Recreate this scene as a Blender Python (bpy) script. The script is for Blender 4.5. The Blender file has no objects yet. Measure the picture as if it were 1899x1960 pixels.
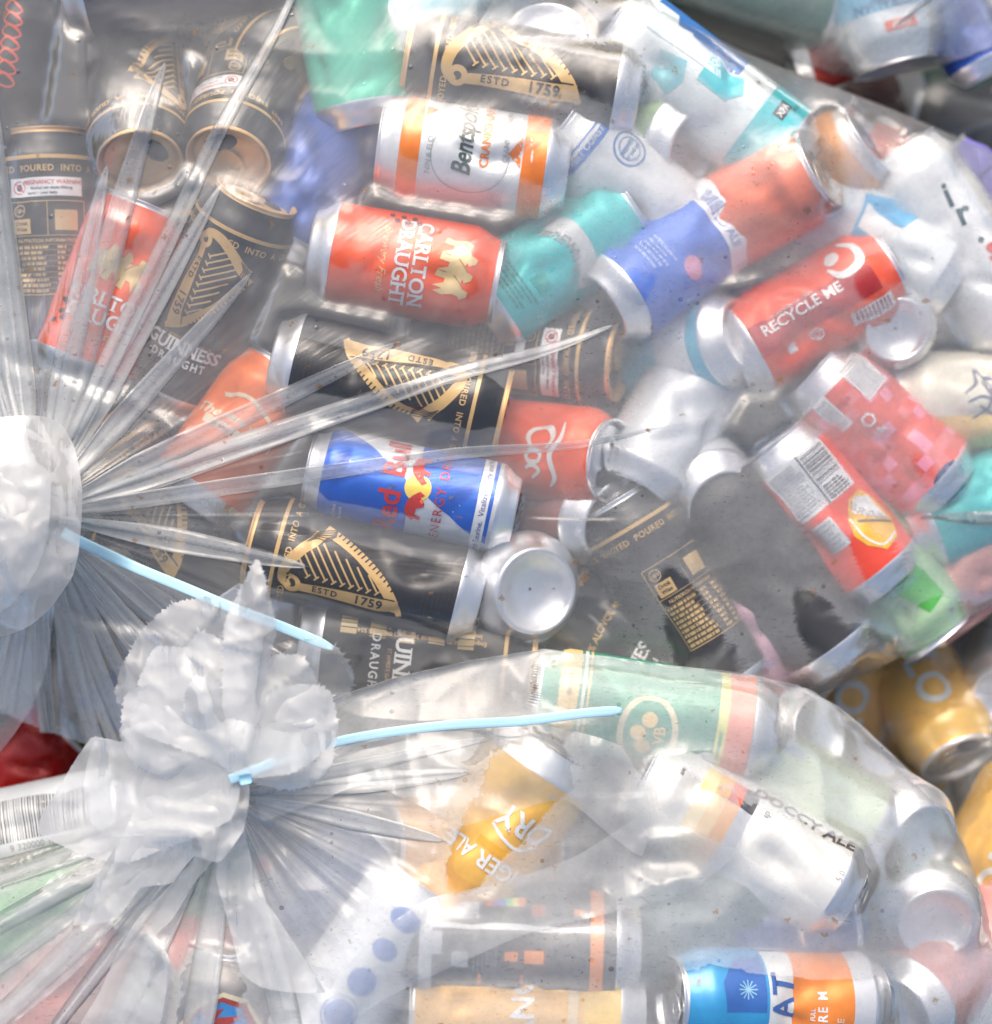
import bpy, bmesh, math, random
import numpy as np
from mathutils import Vector, Matrix
from mathutils.geometry import delaunay_2d_cdt

sc = bpy.context.scene
col = sc.collection
R_ = math.radians
random.seed(5)

# ------------------------------------------------------------------ camera, sky, sun, exposure
S = 0.000325          # metres per picture unit on the plane z = 0 (the picture is 1899 x 1960 units)
DC = 1.5              # camera height over that plane
cam = bpy.data.objects.new('camera', bpy.data.cameras.new('camera'))
col.objects.link(cam)
cam.location = (0, 0, DC)
cam.data.sensor_fit = 'VERTICAL'
cam.data.sensor_height = 36
cam.data.lens = 36 * DC / (1960 * S)
cam.data.clip_end = 60
cam.data.clip_start = 0.05
cam.data.dof.use_dof = True
cam.data.dof.focus_distance = DC - 0.008
cam.data.dof.aperture_fstop = 2.5
sc.camera = cam

SUN_EL, SUN_AZ = 43, 98          # azimuth counter-clockwise from +x, seen from the camera
world = bpy.data.worlds.new('World')
sc.world = world
world.use_nodes = True
wn = world.node_tree.nodes
sky = wn.new('ShaderNodeTexSky')
sky.sky_type = 'NISHITA'
sky.sun_disc = False
sky.sun_elevation = R_(SUN_EL)
sky.sun_rotation = R_(90 - SUN_AZ)
sky.air_density = 0.75
sky.dust_density = 5.5
sky.ozone_density = 0.4
wn['Background'].inputs['Strength'].default_value = 0.15
world.node_tree.links.new(sky.outputs['Color'], wn['Background'].inputs['Color'])

sl = bpy.data.lights.new('sun', 'SUN')
sl.energy = 0.6
sl.angle = R_(38)
sl.color = (1.0, 0.99, 0.98)
sun = bpy.data.objects.new('sun', sl)
col.objects.link(sun)
d = Vector((math.cos(R_(SUN_EL)) * math.cos(R_(SUN_AZ)), math.cos(R_(SUN_EL)) * math.sin(R_(SUN_AZ)), math.sin(R_(SUN_EL))))
sun.rotation_euler = (-d).to_track_quat('-Z', 'Y').to_euler()

sc.render.engine = 'CYCLES'
sc.cycles.use_denoising = True
sc.cycles.use_adaptive_sampling = True
sc.cycles.adaptive_threshold = 0.03
sc.cycles.adaptive_min_samples = 24
sc.cycles.max_bounces = 9
sc.cycles.transparent_max_bounces = 28
sc.cycles.diffuse_bounces = 3
sc.cycles.glossy_bounces = 3
sc.cycles.transmission_bounces = 5
sc.cycles.sample_clamp_indirect = 6
sc.cycles.caustics_reflective = False
sc.view_settings.view_transform = 'Standard'
sc.view_settings.look = 'None'
sc.view_settings.exposure = 0.60
sc.view_settings.gamma = 1
sc.view_settings.use_curve_mapping = False

# ------------------------------------------------------------------ small helpers
def at(px, py, z=0.0):
    f = (DC - z) / DC
    return Vector(((px - 949.5) * S * f, (980 - py) * S * f, z))

def mesh_obj(name, verts, faces, mats, parent=None, smooth=True, midx=None):
    me = bpy.data.meshes.new(name)
    me.from_pydata([tuple(v) for v in verts], [], [tuple(f) for f in faces])
    for m in (mats if isinstance(mats, (list, tuple)) else [mats]):
        me.materials.append(m)
    if midx is not None:
        me.polygons.foreach_set('material_index', np.asarray(midx, dtype=np.int32))
    if smooth:
        me.polygons.foreach_set('use_smooth', np.ones(len(me.polygons), dtype=bool))
    me.update()
    o = bpy.data.objects.new(name, me)
    col.objects.link(o)
    if parent:
        o.parent = parent
    return o

def empty(name, label=None, cat=None, group=None, mat=None):
    o = bpy.data.objects.new(name, None)
    o.empty_display_size = 0.02
    col.objects.link(o)
    if mat is not None:
        o.matrix_world = mat
    if label: o['label'] = label
    if cat: o['category'] = cat
    if group: o['group'] = group
    return o

def hash2(i, j, seed):
    n = (i.astype(np.int64) * 374761393 + j.astype(np.int64) * 668265263 + seed * 974634777) & 0xffffffff
    n = ((n ^ (n >> 13)) * 1274126177) & 0xffffffff
    return ((n ^ (n >> 16)) & 0xffffff) / float(0xffffff) * 2 - 1

def noise2(x, y, seed=0):
    x = np.asarray(x, float); y = np.asarray(y, float)
    i = np.floor(x).astype(np.int64); j = np.floor(y).astype(np.int64)
    fx = x - i; fy = y - j
    ux = fx * fx * (3 - 2 * fx); uy = fy * fy * (3 - 2 * fy)
    a = hash2(i, j, seed); b = hash2(i + 1, j, seed); c = hash2(i, j + 1, seed); d_ = hash2(i + 1, j + 1, seed)
    return (a * (1 - ux) + b * ux) * (1 - uy) + (c * (1 - ux) + d_ * ux) * uy

def fbm(x, y, seed=0, octv=3):
    s = 0; a = 1.0
    for k in range(octv):
        s = s + a * noise2(x * 2 ** k + 17 * k, y * 2 ** k - 9 * k, seed + k)
        a *= 0.5
    return s

def ridge(x, y, seed=0, octv=3):
    s = 0; a = 1.0
    for k in range(octv):
        s = s + a * (1 - 2.2 * np.abs(noise2(x * 1.9 ** k + 11 * k, y * 1.9 ** k - 5 * k, seed + k)))
        a *= 0.45
    return s

def sstep(a, b, x):
    t = np.clip((x - a) / (b - a), 0, 1)
    return t * t * (3 - 2 * t)

# ------------------------------------------------------------------ materials
def newmat(name):
    m = bpy.data.materials.new(name)
    m.use_nodes = True
    return m, m.node_tree.nodes, m.node_tree.links

_paint = {}
def paint(rgb, metal=0.15, rough=0.36):
    k = (tuple(round(c, 3) for c in rgb), metal, rough)
    if k in _paint: return _paint[k]
    m, n, l = newmat('can_paint')
    b = n['Principled BSDF']
    tc = n.new('ShaderNodeTexCoord')
    ns = n.new('ShaderNodeTexNoise'); ns.inputs['Scale'].default_value = 260; ns.inputs['Detail'].default_value = 3
    l.new(tc.outputs['Object'], ns.inputs['Vector'])
    mx = n.new('ShaderNodeMix'); mx.data_type = 'RGBA'
    mx.inputs['A'].default_value = (*[c * 0.86 for c in rgb], 1)
    mx.inputs['B'].default_value = (*[min(1, c * 1.08) for c in rgb], 1)
    l.new(ns.outputs['Fac'], mx.inputs['Factor'])
    l.new(mx.outputs['Result'], b.inputs['Base Color'])
    b.inputs['Metallic'].default_value = metal
    mr = n.new('ShaderNodeMapRange'); mr.inputs['To Min'].default_value = rough - .08; mr.inputs['To Max'].default_value = rough + .1
    l.new(ns.outputs['Fac'], mr.inputs['Value']); l.new(mr.outputs['Result'], b.inputs['Roughness'])
    n2 = n.new('ShaderNodeTexNoise'); n2.inputs['Scale'].default_value = 42; n2.inputs['Detail'].default_value = 2
    l.new(tc.outputs['Object'], n2.inputs['Vector'])
    bp = n.new('ShaderNodeBump'); bp.inputs['Strength'].default_value = .22; bp.inputs['Distance'].default_value = .004
    l.new(n2.outputs['Fac'], bp.inputs['Height']); l.new(bp.outputs['Normal'], b.inputs['Normal'])
    _paint[k] = m
    return m

def metal_mat(name, rgb, rough=.3, metallic=.85):
    m, n, l = newmat(name)
    b = n['Principled BSDF']
    b.inputs['Base Color'].default_value = (*rgb, 1)
    b.inputs['Metallic'].default_value = metallic
    tc = n.new('ShaderNodeTexCoord')
    ns = n.new('ShaderNodeTexNoise'); ns.inputs['Scale'].default_value = 120; ns.inputs['Detail'].default_value = 4
    l.new(tc.outputs['Object'], ns.inputs['Vector'])
    mr = n.new('ShaderNodeMapRange'); mr.inputs['To Min'].default_value = rough - .1; mr.inputs['To Max'].default_value = rough + .15
    l.new(ns.outputs['Fac'], mr.inputs['Value']); l.new(mr.outputs['Result'], b.inputs['Roughness'])
    bp = n.new('ShaderNodeBump'); bp.inputs['Strength'].default_value = .12; bp.inputs['Distance'].default_value = .002
    l.new(ns.outputs['Fac'], bp.inputs['Height']); l.new(bp.outputs['Normal'], b.inputs['Normal'])
    return m

ALU = metal_mat('bare_aluminium', (.86, .87, .88), .34)
GOLDLID = metal_mat('gold_lacquered_lid', (.80, .50, .22), .45, .45)
MOUTH_SHADE, _n, _l = newmat('mouth_shade_paint')  # shade inside the open mouth, painted as a dark colour
_n['Principled BSDF'].inputs['Base Color'].default_value = (.03, .03, .03, 1)
_n['Principled BSDF'].inputs['Roughness'].default_value = .6

def film_mat(name, haze, wet=.05, tint=(.80, .835, .85), transl=.38, specks=True, rough=.15, bump=.20, uvs=(9, 1.0), thr=.62, blur=.14, fresh=1.0, var=.5, fres=1.5, gather=None, fleck=.22, cut=.62):
    """clear polythene: lets light straight through, scatters a share of it (haze), mirrors a little; where it lies wet on a can it is clear"""
    m, n, l = newmat(name)
    n.remove(n['Principled BSDF'])
    out = n['Material Output']
    def math_(op, a, b=None, clamp=False):
        x = n.new('ShaderNodeMath'); x.operation = op; x.use_clamp = clamp
        for i, v in enumerate((a, b)):
            if v is None: continue
            if isinstance(v, (int, float)): x.inputs[i].default_value = v
            else: l.new(v, x.inputs[i])
        return x.outputs[0]
    tc = n.new('ShaderNodeTexCoord')
    at_ = n.new('ShaderNodeAttribute'); at_.attribute_name = 'cling'
    n1 = n.new('ShaderNodeTexNoise'); n1.inputs['Scale'].default_value = 32; n1.inputs['Detail'].default_value = .8
    n1.inputs['Roughness'].default_value = .45; n1.inputs['Distortion'].default_value = .9
    l.new(tc.outputs['Object'], n1.inputs['Vector'])
    p = math_('ADD', math_('MULTIPLY', at_.outputs['Fac'], 1.0), math_('MULTIPLY', math_('SUBTRACT', n1.outputs['Fac'], .5), cut))
    mr = n.new('ShaderNodeMapRange'); mr.interpolation_type = 'SMOOTHSTEP'
    mr.inputs['From Min'].default_value = thr; mr.inputs['From Max'].default_value = thr + .17
    l.new(p, mr.inputs['Value'])
    patch = mr.outputs['Result']
    # smears of dried condensation
    n3 = n.new('ShaderNodeTexNoise'); n3.inputs['Scale'].default_value = 210; n3.inputs['Detail'].default_value = 5; n3.inputs['Roughness'].default_value = .7
    l.new(tc.outputs['Object'], n3.inputs['Vector'])
    n4 = n.new('ShaderNodeTexNoise'); n4.inputs['Scale'].default_value = 22; n4.inputs['Detail'].default_value = 4
    l.new(tc.outputs['Object'], n4.inputs['Vector'])
    vary = math_('ADD', math_('MULTIPLY', math_('SUBTRACT', n3.outputs['Fac'], .5), var), math_('MULTIPLY', math_('SUBTRACT', n4.outputs['Fac'], .5), var * 1.6))
    fo = n.new('ShaderNodeAttribute'); fo.attribute_name = 'fog'
    hz = math_('MULTIPLY', math_('MULTIPLY', math_('ADD', vary, 1.0), haze), fo.outputs['Fac'], True)
    hmix = n.new('ShaderNodeMix'); l.new(patch, hmix.inputs['Factor']); l.new(hz, hmix.inputs['A']); hmix.inputs['B'].default_value = wet
    hz = hmix.outputs['Result']
    if gather:          # near the tie the skin is gathered: more of it lies over itself
        ua = n.new('ShaderNodeAttribute'); ua.attribute_name = 'polar'
        sx = n.new('ShaderNodeSeparateXYZ'); l.new(ua.outputs['Vector'], sx.inputs[0])
        lay = math_('ADD', 1.0, math_('MULTIPLY', math_('POWER', 2.718, math_('MULTIPLY', sx.outputs['Y'], -600 / gather[1])), gather[0]))
        hz = math_('SUBTRACT', 1.0, math_('POWER', math_('SUBTRACT', 1.0, hz, True), lay))
    fk = n.new('ShaderNodeTexNoise'); fk.inputs['Scale'].default_value = 420; fk.inputs['Detail'].default_value = 2
    fmp = n.new('ShaderNodeMapping'); fmp.inputs['Rotation'].default_value = (0, 0, .45); fmp.inputs['Scale'].default_value = (.55, 1.2, 1)
    l.new(tc.outputs['Object'], fmp.inputs['Vector']); l.new(fmp.outputs['Vector'], fk.inputs['Vector'])
    fm = n.new('ShaderNodeMapRange'); fm.interpolation_type = 'SMOOTHSTEP'; fm.inputs['From Min'].default_value = .63; fm.inputs['From Max'].default_value = .72
    l.new(math_('ADD', fk.outputs['Fac'], math_('MULTIPLY', math_('SUBTRACT', n4.outputs['Fac'], .5), .35)), fm.inputs['Value'])
    hz = math_('MULTIPLY', hz, math_('SUBTRACT', 1.0, math_('MULTIPLY', fm.outputs['Result'], fleck)))
    # bump: creases running from the neck, fine crumple, beads of water
    uv = n.new('ShaderNodeAttribute'); uv.attribute_name = 'polar'
    mp = n.new('ShaderNodeMapping'); mp.inputs['Scale'].default_value = (uvs[0], uvs[1], 1)
    l.new(uv.outputs['Vector'], mp.inputs['Vector'])
    c1 = n.new('ShaderNodeTexNoise'); c1.inputs['Scale'].default_value = 1; c1.inputs['Detail'].default_value = 4; c1.inputs['Roughness'].default_value = .55
    l.new(mp.outputs['Vector'], c1.inputs['Vector'])
    sy = n.new('ShaderNodeSeparateXYZ'); l.new(uv.outputs['Vector'], sy.inputs[0])
    r1 = math_('MULTIPLY', math_('ABSOLUTE', math_('SUBTRACT', c1.outputs['Fac'], .5)), math_('MULTIPLY', sy.outputs['Y'], 1.3, True))
    c2 = n.new('ShaderNodeTexNoise'); c2.inputs['Scale'].default_value = 34; c2.inputs['Detail'].default_value = 3
    l.new(tc.outputs['Object'], c2.inputs['Vector'])
    r2 = math_('ABSOLUTE', math_('SUBTRACT', c2.outputs['Fac'], .5))
    vo = n.new('ShaderNodeTexVoronoi'); vo.inputs['Scale'].default_value = 170
    l.new(tc.outputs['Object'], vo.inputs['Vector'])
    sepc = n.new('ShaderNodeSeparateColor'); l.new(vo.outputs['Color'], sepc.inputs['Color'])
    nz = math_('MULTIPLY', sepc.outputs['Red'], math_('GREATER_THAN', n4.outputs['Fac'], .52))
    rad = math_('MULTIPLY', math_('GREATER_THAN', nz, .77), math_('ADD', math_('MULTIPLY', sepc.outputs['Green'], .22), .08))
    drop = math_('SUBTRACT', 1.0, math_('DIVIDE', vo.outputs['Distance'], math_('MAXIMUM', rad, .001)), True)
    if specks: hz = math_('MULTIPLY', hz, math_('SUBTRACT', 1.0, math_('MULTIPLY', math_('GREATER_THAN', drop, .02), .5)))
    hgt = math_('ADD', math_('ADD', math_('MULTIPLY', r1, -.0100), math_('MULTIPLY', r2, -.0022)), math_('MULTIPLY', math_('POWER', drop, .5), .0042))
    bp = n.new('ShaderNodeBump'); bp.inputs['Strength'].default_value = bump; bp.inputs['Distance'].default_value = 1.0
    l.new(hgt, bp.inputs['Height'])
    dif = n.new('ShaderNodeBsdfDiffuse'); dif.inputs['Color'].default_value = (*tint, 1)
    trl = n.new('ShaderNodeBsdfTranslucent'); trl.inputs['Color'].default_value = (*tint, 1)
    rfr = n.new('ShaderNodeBsdfRefraction'); rfr.inputs['IOR'].default_value = 1.12; rfr.inputs['Roughness'].default_value = .30
    rfr.inputs['Color'].default_value = (.95, .96, .96, 1)
    for x in (dif, trl): l.new(bp.outputs['Normal'], x.inputs['Normal'])
    m1 = n.new('ShaderNodeMixShader'); m1.inputs[0].default_value = transl
    l.new(dif.outputs[0], m1.inputs[1]); l.new(trl.outputs[0], m1.inputs[2])
    m2 = n.new('ShaderNodeMixShader'); l.new(math_('MULTIPLY', fo.outputs['Fac'], math_('MULTIPLY', fo.outputs['Fac'], blur), True), m2.inputs[0])
    l.new(m1.outputs[0], m2.inputs[1]); l.new(rfr.outputs[0], m2.inputs[2])
    tr = n.new('ShaderNodeBsdfTransparent'); tr.inputs['Color'].default_value = (.975, .982, .985, 1)
    m3 = n.new('ShaderNodeMixShader'); l.new(hz, m3.inputs[0]); l.new(tr.outputs[0], m3.inputs[1]); l.new(m2.outputs[0] if blur > 0 else m1.outputs[0], m3.inputs[2])
    last = m3.outputs[0]
    if specks:      # spilt drink dried in brown flecks
        v2 = n.new('ShaderNodeTexVoronoi'); v2.inputs['Scale'].default_value = 75; v2.inputs['Randomness'].default_value = 1
        nd = n.new('ShaderNodeMapping'); nd.inputs['Scale'].default_value = (1, 1.35, 1); nd.inputs['Rotation'].default_value = (0, 0, .5)
        nv = n.new('ShaderNodeMix'); nv.data_type = 'RGBA'; nv.blend_type = 'ADD'; nv.inputs['Factor'].default_value = .012
        l.new(tc.outputs['Object'], nv.inputs['A']); l.new(n3.outputs['Color'], nv.inputs['B'])
        l.new(nv.outputs['Result'], nd.inputs['Vector']); l.new(nd.outputs['Vector'], v2.inputs['Vector'])
        s2 = n.new('ShaderNodeSeparateColor'); l.new(v2.outputs['Color'], s2.inputs['Color'])
        rr = math_('MULTIPLY', math_('GREATER_THAN', math_('ADD', s2.outputs['Red'], math_('MULTIPLY', math_('SUBTRACT', n4.outputs['Fac'], .5), 1.2)), .80), math_('ADD', math_('MULTIPLY', s2.outputs['Green'], .17), .03))
        fl = math_('MULTIPLY', math_('LESS_THAN', v2.outputs['Distance'], rr), .62)
        bd = n.new('ShaderNodeBsdfDiffuse'); bd.inputs['Color'].default_value = (.22, .13, .06, 1)
        m5 = n.new('ShaderNodeMixShader'); l.new(fl, m5.inputs[0]); l.new(last, m5.inputs[1]); l.new(bd.outputs[0], m5.inputs[2])
        last = m5.outputs[0]
    gl = n.new('ShaderNodeBsdfGlossy'); gl.inputs['Roughness'].default_value = rough; l.new(bp.outputs['Normal'], gl.inputs['Normal'])
    fr = n.new('ShaderNodeFresnel'); fr.inputs['IOR'].default_value = fres; l.new(bp.outputs['Normal'], fr.inputs['Normal'])
    m4 = n.new('ShaderNodeMixShader'); l.new(math_('MINIMUM', math_('MULTIPLY', fr.outputs[0], fresh), .34), m4.inputs[0]); l.new(last, m4.inputs[1]); l.new(gl.outputs[0], m4.inputs[2])
    l.new(m4.outputs[0], out.inputs['Surface'])
    return m

FILM_A = film_mat('clear_film_wet', .26, gather=(1.0, 220), thr=.46, blur=.13)
FILM_B = film_mat('clear_film_milky', .58, thr=.5, bump=.10, uvs=(5, .8), gather=(.8, 180), blur=.22)
FILM_C = film_mat('clear_film_dull', .62, uvs=(24, .5), thr=.9, specks=False, blur=.4, tint=(.66, .70, .70))
FILM_D = film_mat('clear_film_deep', .22, thr=.9, specks=False)
FLAP = film_mat('clear_film_doubled', .26, fleck=.1, thr=9, specks=False, bump=.10, var=.2, blur=.12)
NECK = film_mat('gathered_film', .56, fleck=0, thr=9, specks=False, bump=.10, transl=.38, blur=.0, var=.10, tint=(.92, .94, .94), rough=.2, fresh=.6)
NECK2 = film_mat('gathered_film_thin', .38, fleck=0, thr=9, specks=False, bump=.10, transl=.38, blur=.08, var=.12, tint=(.92, .94, .94), rough=.2, fresh=.6)
# ------------------------------------------------------------------ ground
def ground():
    z = -0.40
    bm = bmesh.new()
    bmesh.ops.create_grid(bm, x_segments=60, y_segments=60, size=6)
    me = bpy.data.meshes.new('ground'); bm.to_mesh(me); bm.free()
    o = bpy.data.objects.new('ground', me); col.objects.link(o); o.location.z = z
    m, n, l = newmat('concrete')
    ns = n.new('ShaderNodeTexNoise'); ns.inputs['Scale'].default_value = 30; ns.inputs['Detail'].default_value = 8
    cr = n.new('ShaderNodeValToRGB'); cr.color_ramp.elements[0].color = (.05, .05, .048, 1); cr.color_ramp.elements[1].color = (.13, .125, .12, 1)
    l.new(ns.outputs['Fac'], cr.inputs['Fac']); l.new(cr.outputs['Color'], n['Principled BSDF'].inputs['Base Color'])
    n['Principled BSDF'].inputs['Roughness'].default_value = .85
    me.materials.append(m)
    o['kind'] = 'structure'
ground()
GZ = -0.40

# ------------------------------------------------------------------ printing on cans: shapes in millimetres, a = along the girth, t = along the can (0 = middle)
_txt = {}
def text2d(s, bold=False, shear=0.0, serif=False, space=1.0):
    k = (s, bold, shear, serif, space)
    if k in _txt: return _txt[k]
    cu = bpy.data.curves.new('lettering_source', 'FONT')
    cu.body = s; cu.size = 1.0; cu.align_x = 'CENTER'; cu.shear = shear; cu.space_character = space
    cu.resolution_u = 3
    if bold: cu.offset = .022
    ob = bpy.data.objects.new('lettering_source', cu); col.objects.link(ob)
    dg = bpy.context.evaluated_depsgraph_get()
    me = ob.evaluated_get(dg).to_mesh()
    V = [(v.co.x, v.co.y - .35) for v in me.vertices]
    F = [tuple(p.vertices) for p in me.polygons]
    ob.evaluated_get(dg).to_mesh_clear()
    if serif:     # little feet and heads on every stem end
        from collections import Counter
        ec = Counter()
        for f in F:
            for i in range(len(f)):
                ec[tuple(sorted((f[i], f[(i + 1) % len(f)])))] += 1
        ys = [v[1] for v in V]
        lo, hi = -.35, max(ys)
        for (i, j), c in list(ec.items()):
            if c != 1: continue
            a, b = V[i], V[j]
            if abs(a[1] - b[1]) < .01 and .04 < abs(a[0] - b[0]) < .2 and (abs(a[1] - lo) < .03 or abs(a[1] - hi) < .03):
                x0, x1 = min(a[0], b[0]) - .075, max(a[0], b[0]) + .075
                y0, y1 = (a[1], a[1] + .06) if abs(a[1] - lo) < .03 else (a[1] - .06, a[1])
                q = len(V); V += [(x0, y0), (x1, y0), (x1, y1), (x0, y1)]; F.append((q, q + 1, q + 2, q + 3))
    bpy.data.objects.remove(ob); bpy.data.curves.remove(cu)
    _txt[k] = (V, F)
    return _txt[k]

class Print:
    """what is printed on one can: list of (kind, colour, layer, verts, faces)"""
    def __init__(s): s.items = []
    def add(s, kind, rgb, layer, V, F): s.items.append((kind, rgb, layer, V, F))
    def text(s, t_, a, t, size, rgb, rot=0, bold=False, shear=0, serif=False, layer=2, kind='lettering', sx=1.0, space=1.0, arc=0):
        V, F = text2d(t_, bold, shear, serif, space)
        c, q = math.cos(R_(rot)), math.sin(R_(rot))
        W = []
        for x, y in V:
            x *= sx
            y += arc * x * x
            W.append((a + (x * c - y * q) * size, t + (x * q + y * c) * size))
        s.add(kind, rgb, layer, W, F)
    def rect(s, a0, a1, t0, t1, rgb, layer=1, kind='panel_print', rot=0):
        P = [(a0, t0), (a1, t0), (a1, t1), (a0, t1)]
        if rot:
            ca, ct = (a0 + a1) / 2, (t0 + t1) / 2
            c, q = math.cos(R_(rot)), math.sin(R_(rot))
            P = [(ca + (x - ca) * c - (y - ct) * q, ct + (x - ca) * q + (y - ct) * c) for x, y in P]
        s.poly(P, rgb, layer, kind)
    def band(s, t0, t1, rgb, layer=1, amax=None):
        s.add('stripe', rgb, layer, [(-1e9, t0), (1e9, t0), (1e9, t1), (-1e9, t1)], [(0, 1, 2, 3)])
    def poly(s, P, rgb, layer=1, kind='logo_print'):
        s.add(kind, rgb, layer, list(P), [tuple(range(len(P)))])
    def disc(s, a, t, r, rgb, layer=2, ry=None, kind='logo_print', n=24):
        ry = ry or r
        s.poly([(a + r * math.cos(2 * math.pi * i / n), t + ry * math.sin(2 * math.pi * i / n)) for i in range(n)], rgb, layer, kind)
    def ring(s, a, t, r, w, rgb, layer=2, n=28, kind='logo_print'):
        V = []; F = []
        for i in range(n):
            c, q = math.cos(2 * math.pi * i / n), math.sin(2 * math.pi * i / n)
            V += [(a + r * c, t + r * q), (a + (r - w) * c, t + (r - w) * q)]
            j = (i + 1) % n
            F.append((2 * i, 2 * j, 2 * j + 1, 2 * i + 1))
        s.add(kind, rgb, layer, V, F)
    def stroke(s, pts, w, rgb, layer=2, kind='logo_print', smooth=True):
        """a line of width w (number, or one per point) through pts"""
        P = [Vector((p[0], p[1])) for p in pts]
        Wd = [w] * len(P) if isinstance(w, (int, float)) else list(w)
        if smooth and len(P) > 2:
            Q, WW = [], []
            for i in range(len(P) - 1):
                p0, p1, p2, p3 = P[max(i - 1, 0)], P[i], P[i + 1], P[min(i + 2, len(P) - 1)]
                for k in range(5):
                    u = k / 5
                    Q.append(.5 * ((2 * p1) + (p2 - p0) * u + (2 * p0 - 5 * p1 + 4 * p2 - p3) * u * u + (3 * p1 - p0 - 3 * p2 + p3) * u ** 3))
                    WW.append(Wd[i] * (1 - u) + Wd[i + 1] * u)
            Q.append(P[-1]); WW.append(Wd[-1]); P, Wd = Q, WW
        V, F = [], []
        for i, p in enumerate(P):
            tdir = (P[min(i + 1, len(P) - 1)] - P[max(i - 1, 0)])
            if tdir.length < 1e-9: tdir = Vector((1, 0))
            tdir.normalize(); nn = Vector((-tdir.y, tdir.x)) * Wd[i] / 2
            V += [tuple(p + nn), tuple(p - nn)]
            if i: F.append((2 * i - 2, 2 * i - 1, 2 * i + 1, 2 * i))
        s.add(kind, rgb, layer, V, F)
    def lines(s, a0, a1, t0, t1, n, rgb, layer=2, fill=.55, seed=1, ragged=.3):
        """small print, too small to read: lines of broken dashes"""
        rn = random.Random(seed)
        V, F = [], []
        dt = (t1 - t0) / n
        for i in range(n):
            t = t1 - dt * (i + .5)
            a = a0
            end = a1 - rn.random() * ragged * (a1 - a0)
            while a < end:
                w = min(rn.uniform(1.2, 4.5), end - a)
                q = len(V); h = dt * fill / 2
                V += [(a, t - h), (a + w, t - h), (a + w, t + h), (a, t + h)]; F.append((q, q + 1, q + 2, q + 3))
                a += w + rn.uniform(.5, .9)
        s.add('lettering', rgb, layer, V, F)
    def bars(s, a0, a1, t0, t1, rgb=(.03, .03, .03), layer=2, seed=3, along='a'):
        rn = random.Random(seed); V, F = [], []
        x0, x1 = (a0, a1) if along == 'a' else (t0, t1)
        x = x0
        while x < x1:
            w = rn.choice((.35, .5, .8, 1.1))
            q = len(V)
            V += [(x, t0), (x + w, t0), (x + w, t1), (x, t1)] if along == 'a' else [(a0, x), (a1, x), (a1, x + w), (a0, x + w)]
            F.append((q, q + 1, q + 2, q + 3)); x += w + rn.choice((.4, .6, 1.0))
        s.add('barcode_print', rgb, layer, V, F)

# ------------------------------------------------------------------ the can itself
def lathe(prof, seg):
    V, F = [], []
    for r, z in prof:
        for i in range(seg):
            a = 2 * math.pi * i / seg
            V.append((r * math.sin(a), -r * math.cos(a), z))
    for k in range(len(prof) - 1):
        for i in range(seg):
            j = (i + 1) % seg
            F.append((k * seg + i, k * seg + j, (k + 1) * seg + j, (k + 1) * seg + i))
    return V, F

_ends = {}
def can_ends(R, H, lidmat, silver_neck):
    k = (R, H, lidmat.name, silver_neck)
    if k in _ends: return _ends[k]
    seg = 56
    base = [(.001, .30 * R), (.3 * R, .28 * R), (.52 * R, .20 * R), (.64 * R, .08 * R), (.67 * R, .02 * R), (.71 * R, 0), (.745 * R, .012 * R), (.77 * R, .06 * R), (.80 * R, .14 * R),
            (.87 * R, .24 * R), (.955 * R, .34 * R), (.994 * R, .42 * R), (R, .47 * R), (R * .998, .48 * R)]
    Vb, Fb = lathe(base, seg)
    top = [(.815 * R, H - .09 * R), (.80 * R, H - .05 * R), (.815 * R, H - .02 * R), (.835 * R, H), (.83 * R, H + .012 * R), (.80 * R, H + .012 * R), (.77 * R, H - .02 * R), (.75 * R, H - .17 * R), (.73 * R, H - .20 * R), (.705 * R, H - .19 * R), (.69 * R, H - .12 * R),
           (.66 * R, H - .105 * R), (.35 * R, H - .115 * R), (.001, H - .115 * R)]
    Vt, Ft = lathe(top, seg)
    # mouth: flat dark disc on the lid, the opening's shade put into its colour
    mz = H - .108 * R
    hole = [(.34 * R * math.cos(2 * math.pi * i / 28), -.36 * R + .25 * R * math.sin(2 * math.pi * i / 28) * (1.1 if math.sin(2 * math.pi * i / 28) < 0 else .8), mz) for i in range(28)]
    # tab: plate with a finger hole
    V, F = [], []
    n = 28
    for zz in (H - .075 * R, H - .045 * R):
        for i in range(n):
            a = 2 * math.pi * i / n
            ox, oy = .21 * R * math.cos(a), .12 * R + .34 * R * math.sin(a)
            ix, iy = .12 * R * math.cos(a), .22 * R + .14 * R * math.sin(a)
            V += [(ox, oy, zz), (ix, iy, zz)]
    for i in range(n):
        j = (i + 1) % n
        o0, i0, o1, i1 = 2 * i, 2 * i + 1, 2 * j, 2 * j + 1
        b = 2 * n
        F += [(b + o0, b + o1, b + i1, b + i0), (o0, o1, b + o1, b + o0), (i1, i0, b + i0, b + i1)]
    rv = [(.06 * R * math.cos(2 * math.pi * i / 12), -.02 * R + .06 * R * math.sin(2 * math.pi * i / 12), H - .035 * R) for i in range(12)]
    def me(name, v, f, mat, smooth=True):
        m = bpy.data.meshes.new(name); m.from_pydata(v, [], f); m.materials.append(mat)
        if smooth: m.polygons.foreach_set('use_smooth', np.ones(len(m.polygons), dtype=bool))
        m.update(); return m
    q = len(V); V2 = V + rv; F2 = F + [tuple(range(q, q + 12))]
    _ends[k] = (me('base', Vb, Fb, ALU), me('lid', Vt, Ft, lidmat), me('tab', V2, F2, lidmat, False), me('mouth_shade_disc', hole, [tuple(range(28))], MOUTH_SHADE, False))
    return _ends[k]

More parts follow.
